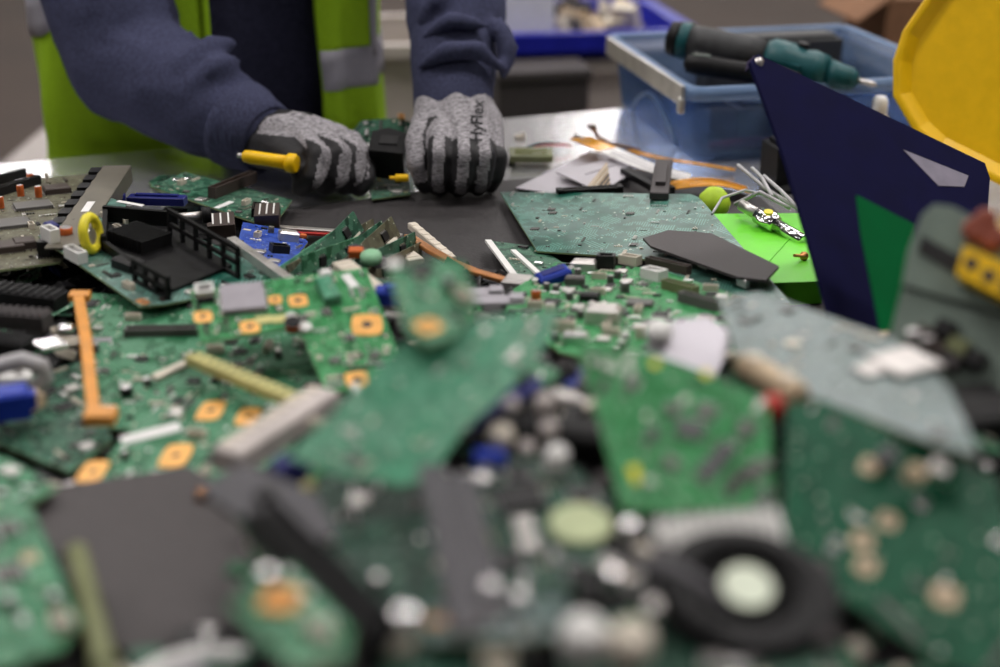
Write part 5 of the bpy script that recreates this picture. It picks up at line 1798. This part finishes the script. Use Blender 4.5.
# --- lower left
fe = Board('cover_plate', 'large dark grey flat plate in the lower left foreground', 'plate', [(22, 495, .052), (195, 468, .055), (110, 650, .058)],
           [(18, 492), (188, 466), (212, 480), (262, 560), (272, 628), (130, 652), (96, 640), (60, 560)], 'dgrey', th=.003, edge='dgrey', part='plate', axis=(0, 1))
fe.px('disc', 205, 497, 11, 11, 5, 'copper', 0, 'stud', 'copper stud')
for (x, y) in ((45, 500), (240, 610)):
    fe.px('disc', x, y, 6, 6, 1.0, 'chip', 0, 'screw_hole')
Mx, L_ = bar_frame((78, 560, .072), (112, 690, .082))
solid('olive_rod', 'blurred olive rod lying over the dark grey plate', 'rod', MB().cyl((0, 0, 0), .0052, L_, 0, 14, None, 'X', cham=.001).cyl((L_ * .3, 0, 0), .0062, .01, 0, 14, None, 'X'), M['olive'], Mx)
rc_ = P(205, 712, .070)
rl = thing('white_reel', 'white plastic ring at the bottom edge of the frame', 'reel', Matrix.Translation(rc_ + V((0, 0, -.006))))
MB().lathe([(.030, 0), (.037, 0), (.0385, .002), (.0385, .012), (.037, .014), (.030, .014), (.030, 0)], 40, 0, None, True, False).build('ring', M['white'], rl)
MB().lathe([(.004, .002), (.030, .004), (.030, .0125), (.004, .0115), (.004, .002)], 30, 0, None, True, False).build('web', M['lav'], rl)
ff = Board('circuit_board', 'blurred green board in the lower left corner', CB, [(0, 495, .078), (30, 505, .078), (60, 650, .084)],
           [(-60, 488), (12, 498), (34, 512), (80, 622), (62, 650), (-60, 684)], GREEN, axis=(1, 3))
ff.px('pad', 30, 558, 10, 8, 0.6, 'tan'); ff.px('chip', 10, 575, 16, 12, 2, 'midchip'); ff.px('chip', 8, 530, 14, 9, 2, 'midchip'); ff.px('connector', 62, 628, 12, 8, 6, 'cream')
ff.populate(46, 8, 60)

# --- bottom centre
fg = Board('circuit_board', 'dusty dark green board lying under the big pale green board', CB, [(240, 500, .100), (430, 470, .108), (420, 640, .108)],
           [(226, 505), (330, 476), (440, 476), (452, 560), (425, 640), (340, 625), (262, 560)], DEEP, axis=(0, 2))
fg.populate(47, 12, 60)
sb = thing('metal_bracket', 'grey metal bracket with a dark screw, lower left of the centre', 'bracket', basis(P(272, 510, .122), RIGHT + FWD * -.75, V((0.1, -.3, 1))))
MB().prism([(-.034, -.012), (.020, -.016), (.034, .004), (.012, .018), (-.028, .014)], 0, .003).build('plate', M['mgrey'], sb, bevel=.0006)
MB().lathe([(.005, .003), (.005, .005), (.002, .0058), (1e-5, .005)], 12, 0, Matrix.Translation((-.006, .003, 0))).build('screw', M['chip'], sb)
Mx, L_ = bar_frame((262, 520, .132), (385, 628, .140))
t = thing('heat_sink_bar', 'long black ribbed bar slanting through the lower left foreground', 'bar', Mx)
MB().box((0, 0, -.003), (L_, .018, .008), 0, cham=.001).build('bar_body', M['black'], t)
for k in range(3):
    MB().box((0, (k - 1) * .006, .003), (L_ * .96, .002, .005)).build('rib', M['black'], t)
fh = Board('circuit_board', 'small green board with a big orange pad near the bottom edge', CB, [(235, 605, .138), (290, 570, .142), (345, 645, .140)],
           [(228, 606), (252, 578), (292, 566), (352, 630), (345, 664), (292, 668)], GREEN, axis=(0, 4))
fh.px('pad', 281, 602, 15, 14, 2.0, 'amber', 20); fh.populate(48, 3, 30)
for i, (a, c, lab) in enumerate((((432, 488, .122), (468, 606, .144), 'left grey flat ribbon running down the centre foreground'), ((462, 500, .118), (492, 592, .142), 'right grey flat ribbon running down the centre foreground'))):
    Mx, L_ = bar_frame(a, c)
    t = thing('ribbon_cable', lab, 'cable', Mx)
    for k in range(4):
        MB().cyl((0, (k - 1.5) * .0032, 0), .0017, L_, 0, 8, None, 'X').build('strand', M['mgrey'], t)
    MB().box((L_ / 2, 0, 0), (.007, .016, .005), 0, cham=.001).build('plug', M['dgrey'], t)
fi = Board('circuit_board', 'dark board with a pale olive disc left of the fan', CB, [(480, 470, .122), (570, 470, .122), (540, 590, .110)],
           [(470, 462), (560, 455), (610, 500), (600, 570), (560, 600), (490, 585), (478, 520)], DEEP, axis=(0, 1))
fi.px('disc', 580, 527, 29, 29, 3, 'disc', 0, 'disc', 'pale olive disc')
fi.px('quad_chip', 520, 500, 22, 20, 3, 'chip', 10); fi.px('connector', 480, 540, 8, 20, 6, 'olive', 10); fi.populate(49, 10, 50)
fj = Board('circuit_board', 'dusty strip of board near the bottom edge left of the white screws', CB, [(425, 612, .128), (560, 600, .128), (540, 640, .136)],
           [(425, 606), (565, 596), (572, 632), (520, 640), (428, 640)], GREYG, axis=(0, 1))
fj.px('pad', 436, 622, 8, 8, 0.8, 'copper'); fj.populate(50, 4, 40)
fk = Board('circuit_board', 'deep green board at the bottom edge left of the white screws', CB, [(400, 650, .124), (520, 645, .124), (500, 690, .130)],
           [(385, 648), (512, 640), (525, 700), (380, 710)], DEEP, axis=(0, 1))
fk.populate(51, 3, 15)
fl = Board('circuit_board', 'dark green board half buried under the fan at the bottom edge', CB, [(600, 620, .105), (700, 620, .105), (650, 690, .112)],
           [(560, 610), (720, 615), (840, 650), (850, 700), (560, 700)], DEEP, axis=(0, 1))
fl.populate(52, 8, 40)

# blower fan
fo = P(745, 594, .120)
FM = basis(fo, RIGHT + FWD * -.12, V((.06, -.34, 1))) @ Matrix.Scale(1.05, 4)
fan = thing('blower_fan', 'round black laptop blower fan with a pale hub at the bottom right', 'fan', FM)
n = 40
sp_ = []
for i in range(n):
    a = 2 * math.pi * i / n
    sp_.append((.0345 * math.cos(a) * (1.0 + .10 * max(0, math.cos(a - .2))), .0310 * math.sin(a)))
MB().prism(sp_, -.009, -.007).build('bottom_plate', M['dgrey'], fan)
vs, fs = [], []
for i in range(n):
    x, y = sp_[i]
    ix, iy = .020 * math.cos(2 * math.pi * i / n), .019 * math.sin(2 * math.pi * i / n)
    vs += [(x, y, -.007), (x, y, .0035), (x * .97, y * .97, .0045), (ix, iy, .0045), (ix, iy, .003), (x * .96, y * .96, .002), (x * .96, y * .96, -.007)]
for i in range(n):
    j = (i + 1) % n
    for k in range(6):
        fs.append((i * 7 + k, j * 7 + k, j * 7 + k + 1, i * 7 + k + 1))
MB().add(vs, fs, 0, None, True).build('housing', M['black'], fan)
imp = MB().cyl((0, 0, -.001), .0115, .012, 0, 24, cham=.001)
imp.build('rotor', M['chip'], fan)
for k in range(21):
    a = 2 * math.pi * k / 21
    MB().box((.0195, 0, -.002), (.014, .0007, .008), 0, R(20), Matrix.Rotation(a, 4, 'Z')).build('blade', M['chip'], fan)
MB().cyl((0, 0, .0052), .0104, .0006, 0, 24).build('hub_sticker', M['hub'], fan)
for a in (30, 150, 270):
    MB().cyl((.0375 * math.cos(R(a)), .0335 * math.sin(R(a)), -.003), .0042, .010, 0, 12).build('screw_lug', M['dgrey'], fan)
# comb of pale fins at its outlet
a, c = P(656, 541, .122), P(782, 532, .122)
Mx = basis((a + c) / 2, c - a, V((0, -.55, 1)))
L_ = (c - a).length
t = thing('fin_stack', 'comb of pale metal fins behind the black blower fan', 'heat sink', Mx)
MB().box((0, 0, -.011), (L_, .026, .0016)).build('base', M['black'], t)
for k in range(11):
    MB().box((-L_ / 2 + (k + .5) * L_ / 11, 0, -.003), (.0022, .022, .012), 0, Matrix.Rotation(R(10), 4, 'Y')).build('fin', M['white'], t)
Mx, L_ = bar_frame((655, 560, .139), (672, 585, .130))
solid('pipe_end', 'grey bent pipe end beside the pale fins', 'pipe', MB().tube([(-.016, 0, 0), (0, 0, .003), (.016, 0, 0), (.03, 0, -.008)], .004, 0, 10), M['mgrey'], Mx)

# shiny round screws and studs of the foreground
shiny = [(584, 634, .138, 9.5, 'white', 'larger white screw cap left of the fan at the bottom'), (632, 641, .138, 9.5, 'cream', 'cream screw cap next to the fan at the bottom'), (405, 617, .140, 7, 'chrome', 'shiny stud at the lower centre beside the black ribbed bar'),
         (398, 640, .130, 7, 'cream', 'cream stud below the shiny stud at the lower centre'), (629, 526, .130, 5.5, 'chrome', 'shiny screw right of the pale olive disc'), (612, 575, .130, 5, 'chrome', 'shiny screw below the pale olive disc'),
         (491, 587, .132, 5, 'tin', 'left of two dull studs below the ribbon cables'), (519, 597, .132, 5, 'tin', 'right of two dull studs below the ribbon cables'), (653, 607, .132, 5, 'satin', 'satin stud touching the left of the fan'),
         (501, 435, .128, 7.5, 'cream', 'cream bead right of the blue block'), (546, 402, .140, 7.5, 'paleblock', 'topmost pale bead beside the tall black housing'), (549, 428, .134, 6, 'paleblock', 'middle pale bead beside the tall black housing'),
         (557, 455, .128, 6.5, 'white', 'lowest white bead beside the tall black housing'), (527, 448, .126, 6, 'paleblock', 'pale bead left of the white bead'), (465, 480, .122, 5.5, 'tin', 'left dull stud under the blue block'), (482, 480, .122, 5.5, 'tin', 'right dull stud under the blue block'),
         (309, 487, .112, 5, 'paleyel', 'pale yellow stud on the dusty dark green board'), (830, 640, .128, 6, 'dgrey', 'grey stud right of the fan at the bottom edge'), (512, 404, .150, 5, 'paleblock', 'pale bead under the edge of the big pale green board')]
for (x, y, z_, r_, m_, lab) in shiny:
    r_ *= MM * (.95 if m_ in ('white', 'cream') else .78)
    t = thing('screw' if 'cap' in lab else 'bead' if 'bead' in lab else 'stud', lab, 'bead' if 'bead' in lab else 'screw', basis(P(x, y, z_), RIGHT + FWD * .3, V((.1, -.35, 1))))
    MB().lathe([(r_ * .6, -r_ * 1.1), (r_ * .95, -r_ * .8), (r_, 0), (r_ * .8, r_ * .5), (r_ * .45, r_ * .72), (r_ * .28, r_ * .62), (1e-5, r_ * .55)], 16).build('head', M[m_], t)
    MB().cyl((0, 0, -r_ * 1.7), r_ * .45, r_ * 1.3, 0, 10).build('stem', M['satin'], t)
solid('blue_block', 'dark blue connector block in the centre foreground', 'connector', MB().box((0, 0, .002), (.015, .010, .009), 0, cham=.0015).box((0, -.002, .0072), (.010, .003, .0016)), M['blue'], basis(P(490, 463, .122), RIGHT, V((0, -.3, 1))))
solid('blue_block', 'dark blue connector at the left tip of the big pale green board', 'connector', MB().box((0, 0, .002), (.018, .012, .010), 0, cham=.0015).box((.003, 0, .008), (.008, .006, .003)), M['navyp'], basis(P(292, 472, .112), RIGHT, V((0, -.3, 1))))
solid('blue_block', 'blue plug behind the small board with the copper-ringed hole', 'connector', MB().box((0, 0, .002), (.018, .012, .012), 0, cham=.0015).box((.003, 0, .009), (.008, .006, .003)), M['blue'], basis(P(388, 297, .070), RIGHT, V((0, -.3, 1))))

# --- what the two hands hold
hd = thing('screwdriver', 'yellow-handled screwdriver held in the glove at the left', 'screwdriver', Matrix.Translation(D(270, 160, 1.455)))
a, c = D(243, 156, 1.452), D(297, 164, 1.438)
ax = (c - a)
Fm = Matrix.Translation(a - D(270, 160, 1.455)) @ ax.to_track_quat('Z', 'Y').to_matrix().to_4x4()
L_ = ax.length
MB().lathe([(.0042, 0), (.0064, .002), (.0072, .010), (.0070, L_ * .5), (.0074, L_ - .012)], 10, 0, Fm).build('handle', M['yellow'], hd)
MB().lathe([(.0075, L_ - .012), (.0100, L_ - .010), (.0103, L_ - .003), (.0085, L_)], 16, 0, Fm).build('butt_cap', M['yellow'], hd)
MB().lathe([(.0028, -.006), (.0028, .001)], 8, 0, Fm).build('shaft', M['satin'], hd)
blk = thing('black_module', 'black block held by the thumb of the right hand glove', 'block', basis(D(390, 152, 1.505), RIGHT + UP * -.15, V((0, -.45, 1))))
MB().prism([(-.020, -.018), (.018, -.020), (.022, .012), (-.004, .022), (-.021, .014)], -.022, .016).build('casing', M['black'], blk, bevel=.001)
MB().box((0, 0, .0165), (.020, .014, .002), 0).build('recess', M['chip'], blk)
solid('yellow_tip', 'small yellow tip under the thumb of the right hand glove', 'tip', MB().cyl((0, 0, 0), .0042, .014, 0, 12, None, 'X', cham=.001).cyl((-.009, 0, 0), .002, .008, 0, 8, None, 'X'), M['yellow'], basis(D(402, 178, 1.470), RIGHT + UP * -.1, UP))
hb_ = [((345, 128), (362, 122), (412, 122), (418, 170), (352, 168), .016, 'dark green board standing behind the black block between the gloves'), ((352, 178), (366, 172), (420, 176), (415, 194), (358, 196), .006, 'small dark green board lying in front of the black block')]
x0 = Board('circuit_board', hb_[0][6], CB, [(345, 165, .004), (415, 165, .006), (380, 125, .045)], [(344, 140), (362, 120), (400, 118), (414, 124), (414, 166), (346, 166)], DARKG, axis=(5, 4))
x0.populate(61, 8, 60, smallmats=('satin', 'midchip', 'cream'))
x0.px('connector', 402, 118, 7, 5, 8, 'gold', 0)
x1 = Board('circuit_board', hb_[1][6], CB, [(355, 180, .006), (415, 178, .006), (400, 196, .008)], [(374, 176), (408, 176), (410, 194), (372, 199), (370, 190)], DARKG, axis=(0, 1))
x1.populate(62, 5, 50, smallmats=('satin', 'cream', 'paleyel'))

# ================================================================ loose bits and the bed of scrap below
bpy.context.view_layer.update()
allv, allf = [], []
for s in BOARDS:
    me = s.sub.data
    b0 = len(allv)
    mw = s.sub.matrix_world
    allv += [mw @ v.co for v in me.vertices]
    allf += [[b0 + i for i in p.vertices] for p in me.polygons]
BB = BVHTree.FromPolygons(allv, allf)

anchors = [(0, 180, .012), (100, 175, .010), (200, 180, .004), (60, 230, .02), (160, 240, .03), (240, 235, .012), (300, 240, .016), (330, 262, .03), (400, 240, .010), (395, 270, .030), (440, 245, 0), (470, 255, .004), (500, 225, 0), (350, 212, 0),
           (300, 195, 0), (450, 200, 0), (430, 290, .05), (480, 300, .05), (560, 250, .004), (640, 240, .005), (560, 300, .02), (640, 310, .025), (720, 300, .04), (790, 300, 0), (810, 290, 0), (760, 296, .005), (600, 200, 0), (690, 250, .006),
           (40, 300, .035), (100, 300, .03), (200, 300, .045), (300, 300, .05), (370, 330, .06), (20, 360, .035), (100, 400, .02), (200, 400, .03), (300, 400, .045), (360, 420, .085), (20, 440, .03), (120, 470, .03), (230, 480, .06),
           (40, 520, .045), (130, 540, .038), (200, 600, .04), (30, 600, .06), (100, 660, .045), (280, 520, .10), (340, 480, .10), (300, 600, .12), (400, 560, .10), (450, 460, .11), (430, 380, .13), (520, 380, .13), (560, 400, .12),
           (540, 460, .11), (580, 560, .11), (480, 560, .11), (520, 640, .12), (620, 600, .115), (680, 420, .12), (700, 500, .075), (720, 540, .06), (740, 580, .11), (700, 350, .09), (640, 355, .06), (800, 360, .11), (850, 400, .115), (880, 330, .04), (950, 420, .12),
           (860, 500, .09), (950, 560, .09), (850, 640, .085), (960, 680, .09), (840, 310, .0), (980, 340, .09), (700, 640, .10), (400, 640, .11), (250, 660, .07)]
AW = [(P(x, y, h), h) for x, y, h in anchors]


def heap(x, y):
    sw = sh_ = 0
    for p, h in AW:
        d2 = (p.x - x) ** 2 + (p.y - y) ** 2 + 1e-5
        w = 1 / d2 ** 1.6
        sw += w; sh_ += w * h
    return sh_ / sw


def ceiling_at(x, y):
    hit = BB.ray_cast(V((x, y, TZ + .0005)), V((0, 0, 1)), .4)
    return hit[0].z - TZ if hit[0] is not None else None


rn = random.Random(7)
GX0, GX1, GY0, GY1, ST = -.50, .50, .36, 1.56, .0125
nx, ny = int((GX1 - GX0) / ST) + 1, int((GY1 - GY0) / ST) + 1
HG = {}
for i in range(nx):
    for j in range(ny):
        x, y = GX0 + i * ST, GY0 + j * ST
        h = heap(x, y) - .012 + .007 * noise.noise(V((x * 40, y * 40, 0)))
        c = ceiling_at(x, y)
        if c is not None:
            h = min(h, c - .015)
        e_ = min(i, nx - 1 - i, j, ny - 1 - j)
        h *= min(1, e_ / 6)
        HG[i, j] = max(h, 0.0)


def hgt(x, y):
    fi_, fj_ = (x - GX0) / ST, (y - GY0) / ST
    i, j = max(0, min(nx - 2, int(fi_))), max(0, min(ny - 2, int(fj_)))
    u, v = fi_ - i, fj_ - j
    return (HG[i, j] * (1 - u) + HG[i + 1, j] * u) * (1 - v) + (HG[i, j + 1] * (1 - u) + HG[i + 1, j + 1] * u) * v


mb = MB()
vid = {}
cells = [(i, j) for i in range(nx - 1) for j in range(ny - 1) if max(HG[i, j], HG[i + 1, j], HG[i, j + 1], HG[i + 1, j + 1]) > .003]
vs, fs = [], []
def vtx(i, j):
    if (i, j) not in vid:
        vid[i, j] = len(vs)
        vs.append((GX0 + i * ST, GY0 + j * ST, TZ + .0032 + HG[i, j]))
    return vid[i, j]
for i, j in cells:
    fs.append((vtx(i, j), vtx(i + 1, j), vtx(i + 1, j + 1), vtx(i, j + 1)))
mb.add(vs, fs, 0, None, False)  # added solid black core below the bits, keeps light from leaking through
hm = [M['black'], M['chip'], GREEN, DARKG, M['dgrey'], M['satin'], M['cream'], BRIGHT, M['mgrey'], M['copper'], M['tin'], M['blue'], M['tan']]
wts = [24, 22, 8, 12, 14, 3, 3, 3, 5, 1, 2, 1, 1]  # mostly black bits, so the shade of the gaps sits in their colour
for k in range(3800):
    x, y = rn.uniform(GX0 + .02, GX1 - .02), rn.uniform(GY0 + .02, 1.45)
    h = hgt(x, y)
    if h < .008:
        continue
    near_ = y < .85
    m_ = rn.choices(range(len(hm)), wts)[0]
    tilt = Matrix.Rotation(rn.uniform(0, 6.28), 4, 'Z') @ Matrix.Rotation(rn.gauss(0, .35), 4, 'X') @ Matrix.Rotation(rn.gauss(0, .3), 4, 'Y')
    c = ceiling_at(x, y)
    z = h + rn.uniform(-.004, .003 if c is not None else .008)
    Tm = Matrix.Translation((x, y, TZ + .003 + z)) @ tilt
    if m_ in (2, 3, 7):
        mb.box((0, 0, 0), (rn.uniform(.012, .035), rn.uniform(.008, .022), .0016), m_, M=Tm)
        for q in range(3):
            mb.box((rn.uniform(-.006, .006), rn.uniform(-.004, .004), .0016), (rn.uniform(.002, .006), rn.uniform(.002, .004), .002), rn.choice((1, 6, 8, 10)), M=Tm)
    elif m_ in (5, 10) and rn.random() < .5:
        mb.cyl((0, 0, 0), rn.uniform(.0015, .004), rn.uniform(.004, .012), m_, 8, M=Tm)
    elif m_ == 9:
        mb.box((0, 0, 0), (rn.uniform(.02, .05), .004, .001), m_, M=Tm)
    else:
        mb.box((0, 0, 0), (rn.uniform(.006, .028), rn.uniform(.004, .014), rn.uniform(.002, .009)), m_, M=Tm, cham=.0008)
hp_ = mb.build('scrap_bed', hm)
tag(hp_, 'bed of small crushed electronic scrap over an added black core, filling the gaps under the boards', 'scrap', kind='stuff')

# loose single bits on top of the bed, where no board covers them
kinds = [('connector', 'cream connector', 'connector', ('connector', .016, .007, .007, 'cream'), 'loose cream connectors'),
         ('chip', 'black chip', 'chip', ('chip', .014, .010, .0022, 'chip'), 'loose black chips'),
         ('screw', 'small steel screw', 'screw', ('screw', .006, .005, .005, 'tin'), 'loose steel screws'),
         ('capacitor', 'grey capacitor', 'capacitor', ('capacitor', .008, .008, .010, 'midchip'), 'loose grey capacitors'),
         ('shield_can', 'silver shield can', 'cover', ('shield', .016, .013, .003, 'satin'), 'loose silver shield cans'),
         ('socket', 'white socket', 'socket', ('slot', .022, .007, .008, 'white'), 'loose white sockets')]
spots = [(20, 300, 'black ribbed bar at the left edge'), (15, 385, 'grey cable loop'), (50, 345, 'square shiny metal cover'), (90, 360, 'amber bracket'), (60, 440, 'dusty grey-green board at the left'), (120, 470, 'lowest gold pad of the left boards'),
         (150, 300, 'front corner of the lattice-framed board'), (240, 350, 'pale yellow socket strip'), (300, 320, 'inner corner of the L-shaped board'), (390, 290, 'copper-ringed hole'), (395, 380, 'lower end of the L-shaped board'), (280, 430, 'long pale cream connector'),
         (230, 475, 'top of the dark grey flat plate'), (10, 480, 'small plain green board at the left edge'), (90, 600, 'olive rod'), (230, 640, 'white plastic ring'), (270, 540, 'grey metal bracket'), (330, 560, 'long black ribbed bar'), (290, 640, 'big orange pad'),
         (380, 500, 'front edge of the big pale green board'), (450, 550, 'grey flat ribbons'), (500, 420, 'dark blue strip'), (540, 470, 'pale beads'), (580, 430, 'tall black housing'), (570, 350, 'right tip of the big pale green board'), (480, 330, 'top of the big pale green board'),
         (590, 500, 'pale olive disc'), (600, 560, 'shiny screws left of the fan'), (450, 640, 'deep green board at the bottom edge'), (560, 640, 'two pale screw caps'), (640, 590, 'left side of the fan'), (700, 520, 'comb of pale fins'), (800, 640, 'right side of the fan'),
         (690, 340, 'pale metal plate with the knob'), (770, 400, 'rounded tan connector'), (850, 400, 'front edge of the grey-green board'), (780, 480, 'left edge of the dark green corner board'), (940, 440, 'black bar under the grey-green board'), (985, 400, 'black housing at the right edge'),
         (890, 330, 'foot of the grey-green module'), (820, 320, 'foot of the navy binder'), (770, 290, 'front of the lime block'), (990, 470, 'right edge of the dark green corner board'), (660, 300, 'crowded green motherboard')]
cnt = 0
placed = []
taken = set()
for tries in range(5000):
    px_, py_ = rn.uniform(5, 990), rn.uniform(290, 655)
    q = P(px_, py_, .06)
    for _ in range(3):
        q = P(px_, py_, max(0, hgt(q.x, q.y)) + .006)
    h = hgt(q.x, q.y)
    if h < .012 or any(ceiling_at(q.x + dx, q.y + dy) is not None for dx in (-.008, 0, .008) for dy in (-.008, 0, .008)) or any((q - p).length < .02 for p in placed):
        continue
    sp = min(spots, key=lambda s: (s[0] - px_) ** 2 + (s[1] - py_) ** 2)[2]
    ks = [k for k in range(len(kinds)) if (k, sp) not in taken]
    if len(ks) < 3:
        continue
    k = ks[cnt % len(ks)]
    taken.add((k, sp))
    ky = kinds[k]
    Tm = Matrix.Translation((q.x, q.y, TZ + .0035 + h + .004)) @ Matrix.Rotation(rn.uniform(0, 6.28), 4, 'Z') @ Matrix.Rotation(rn.gauss(0, .25), 4, 'X')
    o = obj(ky[0], part_mesh(*ky[3]), None, Tm)
    tag(o, f'{ky[1]} lying loose by the {sp}', ky[2], ky[4])
    placed.append(q)
    cnt += 1
    if cnt >= 60:
        break
